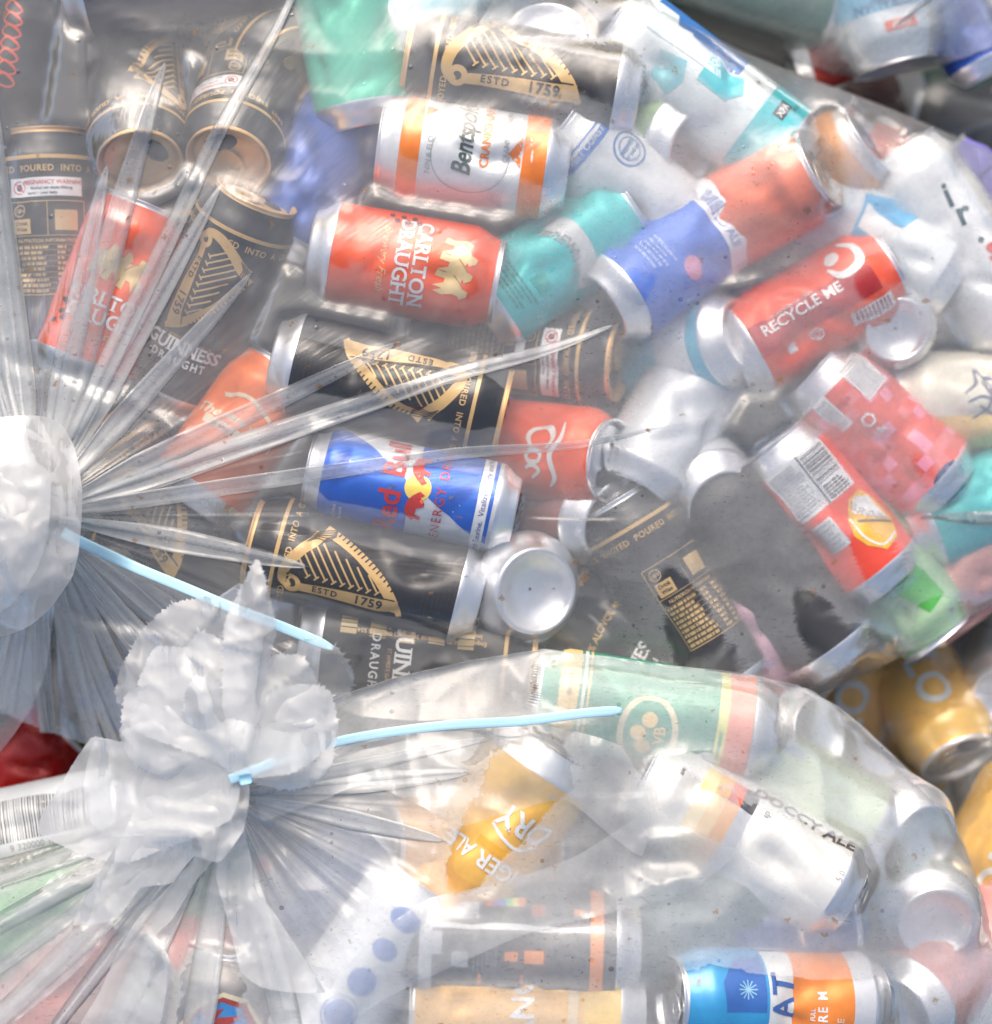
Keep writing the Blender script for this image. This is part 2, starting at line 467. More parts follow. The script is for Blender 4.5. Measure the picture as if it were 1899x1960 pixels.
ALLCANS = []
def can(name, label, cx, cy, ang, z, body, bag=None, design=None, tilt=0, R=.033, H=.122, anchor='mid', roll=0, cat='can', group=None, wet=.6,
        lidmat=None, silver_neck=False, dents=None, seed=None, crush=1.0, metal=.15, rough=.36, neckcol=None, lidrot=None):
    """ang: way the top points in the picture (degrees, counter-clockwise from the right); tilt > 0: top towards the viewer;
    z: height of the axis at the anchor; anchor: which point of the axis stands at (cx, cy)"""
    lidmat = lidmat or ALU
    A = Vector((math.cos(R_(ang)) * math.cos(R_(tilt)), math.sin(R_(ang)) * math.cos(R_(tilt)), math.sin(R_(tilt))))
    up = Vector((0, 0, 1))
    Fv = (up - A * up.dot(A)).normalized()
    Rv = A.cross(Fv)
    P = at(cx, cy, z)
    base = P - A * {'mid': H / 2, 'top': H, 'bot': 0}[anchor]
    M = Matrix((( Rv.x, -Fv.x, A.x, base.x), (Rv.y, -Fv.y, A.y, base.y), (Rv.z, -Fv.z, A.z, base.z), (0, 0, 0, 1)))
    o = empty(name, label, cat, group, M)
    seed = seed if seed is not None else int(abs(cx * 7 + cy * 13)) % 9973
    rn = random.Random(seed)
    if dents is None:
        dents = [(rn.uniform(-R * .9, R * .9), rn.uniform(-.32, .32) * H, rn.uniform(.0016, .0052) * crush, rn.uniform(.006, .018), rn.uniform(.005, .018), rn.uniform(-.9, .9)) for _ in range(8)]
    zlo, zhi = .47 * R, H - .60 * R
    def radius(zv):
        if zv <= zhi: return R
        u = min(1, (zv - zhi) / (H - .085 * R - zhi))
        return R * (1 - .185 * (u * u * (3 - 2 * u)))
    def surf(phi, zv, off=0.0):
        r = radius(zv)
        a = math.atan2(math.sin(phi), math.cos(phi)) * R
        t = zv - H / 2
        fade = min(1, max(0, (zv - zlo) / .012)) * min(1, max(0, (zhi + .01 - zv) / .02))
        dd = 0
        for (da, dt, dep, wa, wt, sk) in dents:
            x = (a - da) / wa; y = (t - dt + sk * (a - da)) / wt
            q = abs(x) + abs(y) * .8
            w = x * x + y * y
            dd += dep * (.6 * math.exp(-w) + .5 * max(0, 1 - q * .75))
        r = r - dd * fade + off
        return (r * math.sin(phi), -r * math.cos(phi), zv)
    seg, na = 72, 30
    zs = [zlo + (zhi - zlo) * i / na for i in range(na + 1)] + [zhi + (H - .09 * R - zhi) * i / 8 for i in range(1, 9)]
    V = [surf(2 * math.pi * i / seg, zv) for zv in zs for i in range(seg)]
    F = [(k * seg + i, k * seg + (i + 1) % seg, (k + 1) * seg + (i + 1) % seg, (k + 1) * seg + i) for k in range(len(zs) - 1) for i in range(seg)]
    bmat = paint(body, metal, rough)
    mats = [bmat]; midx = None
    if silver_neck or neckcol:
        mats.append(paint(neckcol, metal, rough) if neckcol else ALU)
        midx = [1 if k >= na + 2 else 0 for k in range(len(zs) - 1) for i in range(seg)]
    mesh_obj('body', V, F, mats, o, midx=midx)
    bme, lme, tme, hme = can_ends(R, H, lidmat, silver_neck)
    bo = bpy.data.objects.new('base', bme); col.objects.link(bo); bo.parent = o
    lo = bpy.data.objects.new('lid', lme); col.objects.link(lo); lo.parent = o
    if anchor == 'top' or tilt > 8:
        for nm, me in (('tab', tme), ('mouth_shade_disc', hme)):
            c = bpy.data.objects.new(nm, me); col.objects.link(c); c.parent = lo
        lo.rotation_euler.z = lidrot if lidrot is not None else rn.uniform(0, 6.28)
    if design:
        pr = Print(); design(pr)
        groups = {}
        for ii, it in enumerate(pr.items): groups.setdefault(it[0] if it[0] in ('logo_print', 'pattern_print') else (it[0], ii), []).append(it)
        bodyo = o.children[0]
        for kind, its in groups.items():
            kind = kind if isinstance(kind, str) else kind[0]
            VV, FF, MI, ML = [], [], [], []
            for (_, rgb, layer, v2, f2) in its:
                mat = paint(rgb, metal * .6, rough)
                if mat not in ML: ML.append(mat)
                mi = ML.index(mat)
                off = .0002 * layer
                if v2[0][0] < -1e8:
                    t0, t1 = v2[0][1] / 1000, v2[2][1] / 1000
                    z0, z1 = max(t0 + H / 2, zlo - .0005), min(t1 + H / 2, H - .09 * R)
                    nk = max(1, int((z1 - z0) / .0035))
                    q = len(VV)
                    for k in range(nk + 1):
                        for i in range(seg):
                            VV.append(surf(2 * math.pi * i / seg, z0 + (z1 - z0) * k / nk, off))
                    for k in range(nk):
                        for i in range(seg):
                            FF.append((q + k * seg + i, q + k * seg + (i + 1) % seg, q + (k + 1) * seg + (i + 1) % seg, q + (k + 1) * seg + i)); MI.append(mi)
                    continue
                bm = bmesh.new()
                bv = [bm.verts.new((x / 1000, y / 1000, 0)) for x, y in v2]
                for f in f2:
                    try: bm.faces.new([bv[i] for i in f])
                    except ValueError: pass
                big = [f for f in bm.faces if len(f.verts) > 4]
                if big: bmesh.ops.triangulate(bm, faces=big)
                for _ in range(6):
                    le = [e for e in bm.edges if e.calc_length() > .0034]
                    if not le: break
                    bmesh.ops.subdivide_edges(bm, edges=le, cuts=1, use_grid_fill=True)
                    bmesh.ops.triangulate(bm, faces=[f for f in bm.faces if len(f.verts) > 4])
                bm.verts.index_update()
                q = len(VV)
                for v in bm.verts:
                    zv = min(max(v.co.y + H / 2, zlo), H - .09 * R)
                    VV.append(surf(v.co.x / R + R_(roll), zv, off))
                for f in bm.faces:
                    FF.append([q + v.index for v in f.verts]); MI.append(mi)
                bm.free()
            mesh_obj(kind, VV, FF, ML, bodyo, midx=MI)
    ALLCANS.append(dict(bag=bag, M=M, R=R, H=H, wet=wet))
    return o
# ------------------------------------------------------------------ label designs
BLK = (.011, .011, .013); GOLD = (.62, .40, .15); RED = (.86, .095, .015); WHT = (.80, .81, .80); CREAM = (.80, .70, .48)
TXTW = (.78, .78, .76); BLUE = (.004, .11, .56); TEAL = (.05, .56, .56); GREY = (.35, .36, .37)

def harp(p, a, t, s=1.0, gold=GOLD):
    """the gold harp: straight soundbox on the left, curled head, curved neck, bowed pillar, strings; s = 1 is 70 mm tall"""
    k = 35 * s
    T = lambda P: [(a + x * k, t + y * k) for x, y in P]
    p.stroke(T([(-.45, -1.02), (-.47, -.6), (-.46, -.1), (-.47, .4), (-.5, .86)]), [.30 * k, .27 * k, .24 * k, .20 * k, .16 * k], gold, 2)
    p.stroke(T([(-.30, -.95), (-.31, -.4), (-.32, .1), (-.36, .8)]), .025 * k, BLK, 3)
    p.ring(a - .47 * k, t + .93 * k, .17 * k, .1 * k, gold, 3)
    p.stroke(T([(-.56, .98), (-.40, 1.12), (-.12, 1.09), (.2, .90), (.42, .72), (.62, .60)]), [.12 * k, .17 * k, .2 * k, .2 * k, .22 * k, .26 * k], gold, 2)
    p.stroke(T([(-.62, -1.08), (-.3, -.88), (.06, -.55), (.36, -.15), (.55, .22), (.70, .56)]), [.1 * k, .2 * k, .2 * k, .19 * k, .19 * k, .22 * k], gold, 2)
    for i in range(16):       # hatching along the pillar
        u = i / 15
        x, y = -.15 + .80 * u ** .85, -.84 + 1.22 * u
        p.stroke(T([(x + .0, y - .0), (x + .09, y - .055)]), .03 * k, BLK, 3, smooth=False)
    for i in range(5):        # waves where neck and pillar meet
        o = .055 * i
        p.stroke(T([(.40 + o, .84 - o * .5), (.50 + o * .7, .68 - o * .3), (.48 + o, .50 - o * .3), (.60 + o * .6, .34)]), .022 * k, BLK, 3)
    for i in range(9):        # strings
        y0 = -.62 + .16 * i
        L = min(.72, .30 + .09 * i) if i < 6 else .74 - .13 * (i - 5)
        p.stroke(T([(-.24, y0), (-.24 + L, y0 + L * .78)]), .034 * k, gold, 2, smooth=False)
        p.stroke(T([(-.28, y0 + .05), (-.19, y0 - .03)]), .03 * k, gold, 2, smooth=False)
    p.text('ESTD', a - .45 * k, t + .32 * k, .17 * k, BLK, rot=-90, layer=4, bold=True, space=1.3)
    p.text('1759', a - .45 * k, t - .48 * k, .25 * k, BLK, rot=-90, layer=4, bold=True, space=1.1)

def stout(p, ht=6, ha=0, hs=1.0, rim=True, words=True, H=152):
    if rim:
        p.band(H / 2 - 21, H / 2 - 18.5, GOLD, 1)
    p.text('BEST  ENJOYED  POURED  INTO  A  GLASS  ~', ha, H / 2 - 27, 5.6, GOLD, bold=True, space=1.12)
    p.text('BEST  ENJOYED  POURED  INTO  A  GLASS  ~', ha + 104, H / 2 - 27, 5.6, GOLD, bold=True, space=1.12)
    for i in range(7):      # fine pin lines in the black
        p.band(-H / 2 + 17 + i * 3.2, -H / 2 + 17.25 + i * 3.2, (.035, .033, .032), 1)
    harp(p, ha, ht, hs)
    if words:
        p.text('GUINNESS', ha, ht - 47 * hs, 12, TXTW, bold=True, serif=True)
        p.text('DRAUGHT', ha, ht - 57 * hs, 7, TXTW, bold=True, space=1.3)
        p.text('ST JAMES\'S GATE DUBLIN', ha, ht - 41 * hs, 2.6, GOLD, space=1.3)

def stout_back(p, o=0, H=152, warn=True):
    p.band(H / 2 - 21, H / 2 - 18.5, GOLD, 1)
    p.text('BEST  ENJOYED  POURED  INTO  A  GLASS  ~', o, H / 2 - 27, 5.6, GOLD, bold=True, space=1.12)
    if warn:
        p.rect(o - 24, o + 26, H / 2 - 45, H / 2 - 33, WHT, 1)
        p.text('PREGNANCY WARNING', o + 6, H / 2 - 36, 3.8, (.6, .03, .02), bold=True)
        p.text('Alcohol can cause lifelong', o + 5, H / 2 - 39.6, 2.7, BLK, bold=True)
        p.text('harm to your baby', o - 1, H / 2 - 42.8, 2.7, BLK, bold=True)
        p.ring(o - 18, H / 2 - 39, 4.4, .8, (.6, .03, .02), 2); p.stroke([(o - 21, H / 2 - 36), (o - 15, H / 2 - 42)], .8, (.6, .03, .02), 3, smooth=False)
        p.disc(o - 18, H / 2 - 39, 2.2, BLK, 2)
    g = (.52, .36, .16)
    b0 = H / 2 - 48
    for x0, x1, y0, y1 in ((-24, -23.3, -60, 0), (2, 2.5, -22, 0), (27, 27.6, -60, 0), (-24, 27, -.5, 0.1), (-24, 27, -22.4, -22), (-24, 27, -60, -59.4)):
        p.rect(o + x0, o + x1, b0 + y0, b0 + y1, g, 2)
    p.ring(o - 17, b0 - 6, 4, .7, g, 2); p.text('18+', o - 17, b0 - 6, 4, g, bold=True)
    p.rect(o - 21, o - 9, b0 - 21, b0 - 11.5, g, 2); p.text('Drink', o - 15, b0 - 14.2, 3.6, BLK, bold=True, layer=3); p.text('Wise', o - 15, b0 - 18, 3.6, BLK, bold=True, layer=3)
    p.rect(o + 7, o + 22, b0 - 19, b0 - 6, g, 2)
    p.text('NUTRITION INFORMATION', o + 2, b0 - 25.5, 3.2, g, bold=True)
    for i in range(9):
        p.rect(o - 22, o + 26, b0 - 28.2 - i * 3.5, b0 - 28 - i * 3.5, g, 2)
    p.lines(o - 22, o + 4, b0 - 59, b0 - 28, 9, g, seed=4); p.lines(o + 8, o + 15, b0 - 59, b0 - 28, 9, g, seed=5); p.lines(o + 18, o + 26, b0 - 59, b0 - 28, 9, g, seed=6)

def lager(p, o=0, t=0, H=122):
    p.text('CARLTON', o, t + 7, 13, TXTW, bold=True, serif=True)
    p.text('DRAUGHT', o, t - 4.5, 13, TXTW, bold=True, serif=True)
    p.text('Brewery Fresh', o, t - 16, 7.5, (.75, .5, .2), shear=.35)
    rn = random.Random(2)
    for k in range(3):      # team of galloping dray horses, drawn as leaping gold shapes
        a0, t0 = o - 13 + k * 11, t + 30 - k * 1.5
        P = [(-6, -7), (-4.5, -2), (-6, 3), (-3.5, 7), (-1, 5.5), (2, 6.5), (3.5, 10), (6.2, 9.4), (8, 6), (6.3, 5.2), (5.6, 2), (6.8, -3), (5.2, -8), (3.6, -3.4), (2.5, -8.5), (.8, -3), (-1.5, -2.6), (-2.4, -8)]
        p.poly([(a0 + x * 1.25, t0 + y * 1.25) for x, y in P], (.70, .52, .25), 2)
        p.stroke([(a0 + 3, t0 + 9), (a0 - 1, t0 + 6), (a0 - 5, t0 + 2)], .8, (.45, .22, .08), 3)
    for k in range(6):      # hop sprig
        sg = 1 if k % 2 else -1
        p.disc(o - 31 + sg * 2.6, t - 16 + k * 3.6, 2.4, (.10, .02, .02), 2, ry=1.9)
    p.text('4.6%', o + 40, t + 40, 5, (.3, .02, .02), bold=True)

def energy(p, o=0):
    s1, s2 = (.62, .65, .68), BLUE
    p.band(-70, 54, s1, 1); p.band(54, 57, s2, 1)
    p.poly([(o - 55, 54), (o + 40, 54), (o + 2, 2), (o - 1, 0), (o - 55, 0)], s2, 2, 'panel_print')
    p.poly([(o + 1, -2), (o + 55, -2), (o + 55, -52), (o - 30, -52)], s2, 2, 'panel_print')
    p.text('Red', o - 20, 13, 20, (.62, .02, .02), bold=True, layer=4); p.text('Bull', o + 19, 13, 20, (.62, .02, .02), bold=True, layer=4)
    p.disc(o, -4, 8.5, (.85, .62, .10), 3)
    for sg in (-1, 1):       # two red beasts charging at each other across the sun
        P = [(2, -3), (5, 1), (9, 4), (14, 5), (19, 3.5), (22, -1), (20, -2), (21, -6), (18.5, -6), (17, -2), (13, -2.5), (11, -7), (9, -7), (9.5, -2.5), (6, -4), (4, -6.5)]
        p.poly([(o + sg * x, -3 + y) for x, y in P], (.62, .03, .02), 4)
    p.text('ENERGY DRINK', o + 2, -19, 8.6, (.60, .03, .03), layer=4, space=1.25)
    p.rect(o - 44, o + 40, -49.5, -42, WHT, 3)
    p.text('With Taurine.  Vitalizes Body and Mind.', o, -46, 5.2, (.02, .06, .3), layer=4)
    p.text('250 mL', o - 24, -55, 6.2, WHT, layer=3)
    p.rect(o - 60, o - 52, -50, -4, WHT, 3); p.bars(o - 62, o - 50, -48, -12, layer=4, along='t')
    p.text('Serve Chilled.', o - 32, 46, 3.6, WHT, layer=3); p.text('Carbonated.', o - 32, 42, 3.6, WHT, layer=3)

def cola(p, o=0):
    w = TXTW
    p.stroke([(o + 4, 30), (o - 4, 33), (o - 12, 27), (o - 11, 17), (o - 3, 14), (o + 5, 19)], [1.5, 4, 5, 4.5, 3.5, 1.5], w)
    p.stroke([(o + 11, 15), (o + 6, 19), (o + 8, 26), (o + 13, 25), (o + 14, 18), (o + 10, 15)], [2, 3.5, 3, 2.5, 3.5, 2], w)
    p.stroke([(o - 16, 38), (o - 4, 40), (o + 8, 34), (o + 22, 38), (o + 30, 33)], [1, 3.5, 4, 3.5, 1], w)
    p.stroke([(o + 19, 15), (o + 16, 20), (o + 19, 26), (o + 25, 20)], [2, 3.2, 2.6, 1.5], w)

def craft_white(p, o=0):
    org = (.90, .22, .01)
    p.band(34, 47, org, 1); p.band(-47, -31, org, 1)
    p.poly([(o - 4, -30), (o + 18, -30), (o + 6, -22)], org, 1); p.poly([(o + 22, 33), (o + 34, 33), (o + 30, 26)], org, 1)
    p.ring(o, 2, 25, .5, GREY, 2, n=40)
    p.text('Bentspoke', o + 16, 7, 17, (.03, .06, .05), bold=True, shear=.3, layer=3, sx=.8)
    p.text('CRANKSHAFT', o + 19, -7, 8, org, bold=True, layer=3)
    p.text('CRANKIN\' AN IPA', o + 19, -20, 5, GREY, layer=3)
    p.text('NIN & FLOWN OF', o + 6, 28, 5, GREY, layer=3)
    for k in range(5):
        p.stroke([(o - 45 + k * 3, -25 + k), (o - 25, -20 + k * 2), (o - 10 + k * 2, -27 + k)], .35, (.6, .61, .62), 2)

def recycle(p, o=0):
    p.rect(o - 14, o + 9, -52, 44, (.42, .006, .006), 1)
    p.text('RECYCLE ME', o - 7, -8, 10.5, TXTW, rot=90, bold=True, layer=3)
    p.text('Good things come back', o - 13.2, -12, 3.2, TXTW, rot=90, layer=3)
    p.ring(o + 15, -7, 4, 1.3, TXTW, 2, n=3); p.ring(o + 15, -7, 5, 1, TXTW, 2, n=6)
    p.rect(o + 14, o + 27, 18, 48, WHT, 1); p.lines(o + 15, o + 26, 20, 46, 9, (.4, .05, .05), seed=3)
    p.rect(o + 12, o + 20, -28, -22, TXTW, 2)
    p.stroke([(o - 36, 34), (o - 26, 42), (o - 14, 40), (o - 12, 26), (o - 22, 20)], [3, 5, 6, 5, 2], TXTW)
    p.disc(o - 27, 26, 5, TXTW, 2)

def checker(p, o=0):
    pk = (.78, .26, .36); rd = (.62, .04, .03)
    rn = random.Random(8)
    for i in range(-4, 5):
        for j in range(-6, 6):
            if (i + j) % 2 == 0 or rn.random() < .2:
                p.rect(o + i * 9 - 4.5, o + i * 9 + 4.5, j * 8 - 4, j * 8 + 4, rn.choice((pk, (.72, .10, .07), (.70, .12, .10), (.74, .18, .18))), 1, 'pattern_print')
    p.rect(o + 6, o + 30, 22, 50, (.82, .8, .8), 2); p.lines(o + 7, o + 29, 23, 49, 12, GREY, layer=3)
    p.ring(o - 4, 14, 5, 1.6, WHT, 3, n=6); p.text('10c', o - 4, 4, 7, WHT, bold=True, layer=3)
    p.text('Max', o - 6, 34, 6, (.5, .02, .02), bold=True, layer=3); p.text('REFUND', o - 16, -8, 5, (.5, .02, .02), bold=True, layer=3)
    p.rect(o - 24, o - 12, 20, 46, WHT, 2); p.bars(o - 23, o - 13, 22, 44, layer=3, along='t', rgb=GREY)
    p.disc(o + 4, -49, 13, (.01, .04, .16), 3, ry=7)

def fruity(p, o=0):
    p.rect(o - 24, o + 26, 8, 46, (.70, .72, .73), 1)
    p.lines(o - 22, o + 0, 10, 44, 14, GREY, seed=9); p.bars(o + 4, o + 24, 22, 44, layer=2, along='t')
    p.rect(o + 2, o + 3, 8, 46, BLK, 2); p.lines(o + 5, o + 24, 9, 20, 5, BLK, seed=2)
    p.rect(o - 20, o - 4, -20, 2, (.6, .62, .63), 1); p.lines(o - 19, o - 5, -19, 1, 6, GREY)
    yb = (.82, .46, .03)
    p.poly([(o + 4, -8), (o + 14, 2), (o + 26, 3), (o + 32, -8), (o + 34, -24), (o + 26, -36), (o + 12, -38), (o + 3, -28), (o + 0, -18)], yb, 2)
    p.stroke([(o + 6, -8), (o + 5, -22), (o + 12, -34), (o + 26, -33)], 1.4, WHT, 3)
    p.poly([(o + 10, -6), (o + 20, 1), (o + 29, -4), (o + 30, -24), (o + 20, -15)], (.75, .77, .76), 3)
    p.text('SUNNY', o + 20, -12, 8, GREY, rot=-60, bold=True, layer=4)
    p.stroke([(o + 9, -12), (o + 18, -18), (o + 30, -27)], 1.6, (.05, .04, .03), 4)

def teal_beer(p, o=0):
    p.stroke([(o - 30, 6), (o - 12, 16), (o + 10, 16), (o + 30, 6)], 13, (.62, .64, .64), 1)
    p.text('BREWING', o, 12, 9, GREY, bold=True, layer=3, arc=-.25)
    p.rect(o + 2, o + 14, -22, -12, (.01, .32, .30), 2); p.lines(o - 20, o + 20, -40, -25, 5, (.03, .3, .3))

def white_blue(p, o=0):
    p.band(36, 46, (.04, .20, .62), 1); p.text('WEST COAST ALE', o, 41, 6, WHT, bold=True, layer=3)
    p.ring(o + 14, 18, 12, 1.2, (.04, .2, .5), 2); p.ring(o + 14, 18, 8, .6, (.04, .2, .5), 2)
    p.text('BREWED', o + 14, 20, 4, (.04, .2, .5), bold=True); p.text('BY THE SEA', o + 14, 15, 3, (.04, .2, .5), bold=True)

def blue_white(p, o=0):
    p.band(24, 48, (.80, .82, .84), 1); p.band(-50, 24, (.05, .16, .62), 1)
    p.text('MID ALE', o + 6, 30, 8, (.2, .3, .6), bold=True); p.bars(o - 24, o - 8, 28, 38, along='a', rgb=(.1, .2, .5))
    p.disc(o + 16, -4, 9, (.7, .3, .45), 2, ry=7); p.lines(o - 20, o + 6, -30, -10, 5, (.3, .4, .7))

def surf_can(p, o=0):
    p.band(-70, 70, (.68, .76, .76), 1)
    bl = (.02, .16, .48)
    p.rect(o + 20, o + 60, -10, 60, bl, 2, 'panel_print')
    p.poly([(o + 4, 60), (o + 28, 60), (o + 28, 44), (o + 18, 40), (o + 22, 30), (o + 10, 22), (o + 20, 8), (o + 6, -2)], (.66, .76, .78), 3)
    p.poly([(o - 20, 36), (o - 2, 40), (o + 2, 22), (o - 10, 16), (o - 24, 20)], (.18, .55, .62), 2)
    p.poly([(o - 4, 10), (o + 18, 12), (o + 18, -14), (o + 6, -20), (o - 4, -12)], (.10, .52, .58), 3)
    p.rect(o - 40, o + 60, -64, -34, (.02, .50, .55), 2, 'panel_print')
    p.rect(o + 8, o + 22, -50, -42, BLK, 3); p.text('XPA', o + 15, -46, 6, WHT, bold=True, layer=4); p.text('PALE', o + 24, -52, 4, (.02, .15, .2), bold=True, layer=3)

def ginger(p, o=0):
    yl = (.83, .52, .16)
    p.band(20, 62, (.80, .42, .08), 1); p.band(52, 62, (.84, .70, .30), 2)
    p.text('GINGER ALE', o + 4, 4, 14, WHT, bold=True, layer=3)
    p.rect(o - 22, o + 22, -8, -3, (.85, .42, .02), 2)
    p.stroke([(o - 20, -18), (o, -12), (o + 20, -18)], 2, WHT, 3); p.text('DRY', o, -26, 20, WHT, bold=True, layer=3)
    p.band(-62, -40, (.84, .50, .08), 1)

def rainbow(p, o=0):
    cs = ((.84, .66, .20), (.84, .40, .03), (.72, .10, .02), (.05, .05, .06))
    for i, c in enumerate(cs):
        p.rect(o + 24, o + 40, 34 - i * 9, 43 - i * 9, c, 3)
    for i, c in enumerate(((.82, .72, .5), (.84, .62, .36), (.86, .5, .26), (.62, .63, .66))):
        p.rect(o - 50, o + 24, 34 - i * 9, 43 - i * 9, c, 2, 'stripe')
    p.text('DOCCY ALE', o + 43, -24, 13, (.05, .03, .03), rot=-90, bold=True, layer=3, shear=.2)
    p.text('ip', o + 29, 0, 7, GREY, layer=3); p.text('ale', o + 26, 58, 5, BLK, layer=3); p.text('5.0', o + 18, -58, 6, GREY, layer=3)

def night(p, o=0):
    org = (.84, .26, .02)
    p.band(-52, -44, org, 1)
    p.rect(o - 60, o + 60, 52, 60, (.62, .64, .66), 1); p.rect(o + 14, o + 18, -52, 56, (.72, .74, .76), 2)
    p.rect(o + 22, o + 34, 24, 54, (.55, .56, .58), 1); 
    for i, c in enumerate(((.02, .02, .02), (.6, .1, .02), (.25, .1, .5), (.02, .1, .6), (.1, .5, .1), (.8, .7, .1), (.75, .2, .02))):
        p.rect(o + 30, o + 38, 20 - i * 4, 24 - i * 4, c, 2)
    p.rect(o - 12, o + 4, -18, 4, (.10, .02, .01), 1); p.rect(o - 6, o + 2, -16, -4, org, 3); p.rect(o - 5, o + 1, 0, 8, org, 3)
    p.rect(o - 22, o - 14, -4, -2, org, 2); p.rect(o - 24, o - 14, 22, 24, org, 2); p.rect(o - 10, o + 0, 30, 40, (.45, .45, .46), 2)
    p.rect(o - 2, o + 12, 46, 52, (.6, .6, .62), 2); p.lines(o - 12, o + 10, 12, 28, 6, (.2, .2, .21))
    p.rect(o + 26, o + 32, -40, -34, org, 2); p.rect(o + 24, o + 32, -16, -8, (.5, .1, .03), 2)

def float_can(p, o=0):
    org = (.82, .23, .01); bl = (.01, .12, .45)
    p.band(-40, -2, org, 1); p.band(-2, 16, (.78, .80, .78), 1); p.band(16, 70, (.01, .30, .62), 1)
    p.band(-70, -40, (.6, .62, .65), 1)
    p.text('AT', o - 4, 6, 23, bl, bold=True, layer=3, space=1.1)
    p.rect(o + 31, o + 34, -40, 16, (.04, .10, .30), 3, 'stripe'); p.poly([(o - 14, 44), (o + 4, 46), (o + 22, 36), (o + 24, 18), (o - 14, 18)], bl, 2)
    for k in range(6):
        c, q = math.cos(k * math.pi / 6) * 6, math.sin(k * math.pi / 6) * 6
        p.stroke([(o - c, 30 - q), (o + c, 30 + q)], .7, (.3, .6, .8), 3, smooth=False)
    p.text('RE M', o - 10, -20, 8, WHT, bold=True, layer=3, space=1.3); p.text('FULL', o - 16, -14, 4, WHT, bold=True, layer=3); p.text('ALE', o - 22, -31, 6, (.85, .6, .4), bold=True, layer=3)

def dotted(p, o=0):
    bl = (.06, .20, .58)
    for t, rx, ry in ((48, 10, 7), (26, 8, 6.5), (2, 9, 9), (-22, 10, 9)):
        p.disc(o + 2, t, rx, bl, 2, ry=ry)
    p.ring(o + 2, -22, 12, .8, bl, 2)
    p.rect(o - 12, o + 12, -56, -44, bl, 2); p.disc(o + 4, -43, 4, bl, 3)

def badge(p, o=0):
    red = (.38, .035, .02); bl = (.03, .24, .58)
    p.poly([(o - 44, -4), (o - 30, 16), (o - 16, 30), (o, 40), (o + 18, 36), (o + 32, 20), (o + 36, -30), (o - 44, -30)], (.80, .72, .5), 1)
    p.poly([(o - 40, -6), (o - 28, 13), (o - 15, 27), (o, 37), (o + 17, 33), (o + 29, 18), (o + 33, -30), (o - 40, -30)], red, 2)
    p.poly([(o - 22, 17), (o - 12, 27), (o, 34), (o + 14, 30), (o + 22, 18), (o, 13)], bl, 3)
    p.poly([(o - 14, 26), (o + 2, 30), (o - 2, 24), (o + 16, 27), (o + 4, 19), (o + 10, 15), (o - 8, 18), (o - 2, 22)], red, 4)
    p.stroke([(o - 24, 15), (o, 11), (o + 25, 17)], 1.4, CREAM, 4)
    p.text('BITTER', o - 3, -1, 14, TXTW, bold=True, serif=True, layer=4)
    p.stroke([(o - 40, -9), (o, -14), (o + 33, -8)], 1.6, CREAM, 4)

def green_beer(p, o=0):
    gn = (.03, .32, .20); gd = (.80, .60, .25)
    p.band(50, 62, gd, 1); p.band(46, 48, (.8, .8, .7), 1); p.band(43, 44.5, gd, 1); p.band(-60, -44, (.82, .25, .15), 1); p.band(-44, -38, (.72, .72, .2), 1)
    p.disc(o - 4, 4, 26, (.70, .62, .40), 2, ry=19); p.disc(o - 4, 4, 22, gn, 3, ry=15)
    p.disc(o - 4, 10, 5, gd, 4); p.disc(o - 13, 6, 5, gd, 4); p.disc(o + 5, 4, 5, gd, 4); p.text('VB', o - 4, -3, 10, gd, bold=True, layer=5)
    p.stroke([(o - 24, -14), (o - 18, -22), (o - 22, -28), (o - 14, -34), (o - 16, -42)], [4, 6, 4, 7, 3], WHT, 3)
    p.text('Bitter', o - 16, -26, 13, WHT, rot=-90, bold=True, shear=.3, layer=4); p.text('BREWER', o + 20, 56, 4, (.3, .2, .03), bold=True)

def solo(p, o=0):
    p.text('SOLO', o, -2, 34, (.70, .76, .72), rot=90, bold=True, layer=3, sx=.9)
    p.band(47, 60, (.80, .46, .02), 1)

def sea_can(p, o=0):
    p.band(-70, 10, (.62, .72, .78), 1); p.band(10, 30, (.20, .55, .75), 1)
    p.text('AUSTRALIAN', o, 26, 9, (.04, .14, .32), bold=True, layer=3); p.text('ALE', o - 2, 12, 15, (.05, .35, .6), bold=True, layer=3)
    p.rect(o - 14, o + 8, 38, 45, (.65, .10, .05), 2); p.text('CRISP', o - 3, 41.5, 5, WHT, bold=True, layer=3)

def tall_white(p, o=0):
    for i, (c, colr) in enumerate((('i', (.05, .10, .12)), ('r', (.08, .14, .16)), ('.', (.05, .1, .12)), ('s', (.62, .03, .02)), ('.', GREY))):
        p.text(c, o + 2 + i * 1.5, 34 - i * 15, 24, colr, rot=-12, bold=True, layer=2)

def purple_white(p, o=0):
    p.band(8, 60, (.22, .20, .62), 1); p.band(32, 33.5, (.05, .05, .2), 2); p.text('light', o, -16, 12, GREY)

def flag_white(p, o=0):
    p.poly([(o - 26, 16), (o + 20, 20), (o + 24, 4), (o - 26, 0)], (.08, .42, .66), 1); p.poly([(o + 6, 18), (o + 22, 22), (o + 34, 2), (o + 28, -16), (o + 14, -10)], (.02, .36, .66), 2)
    p.poly([(o - 2, 16), (o + 16, 18), (o + 10, -10), (o - 6, -8)], WHT, 3)

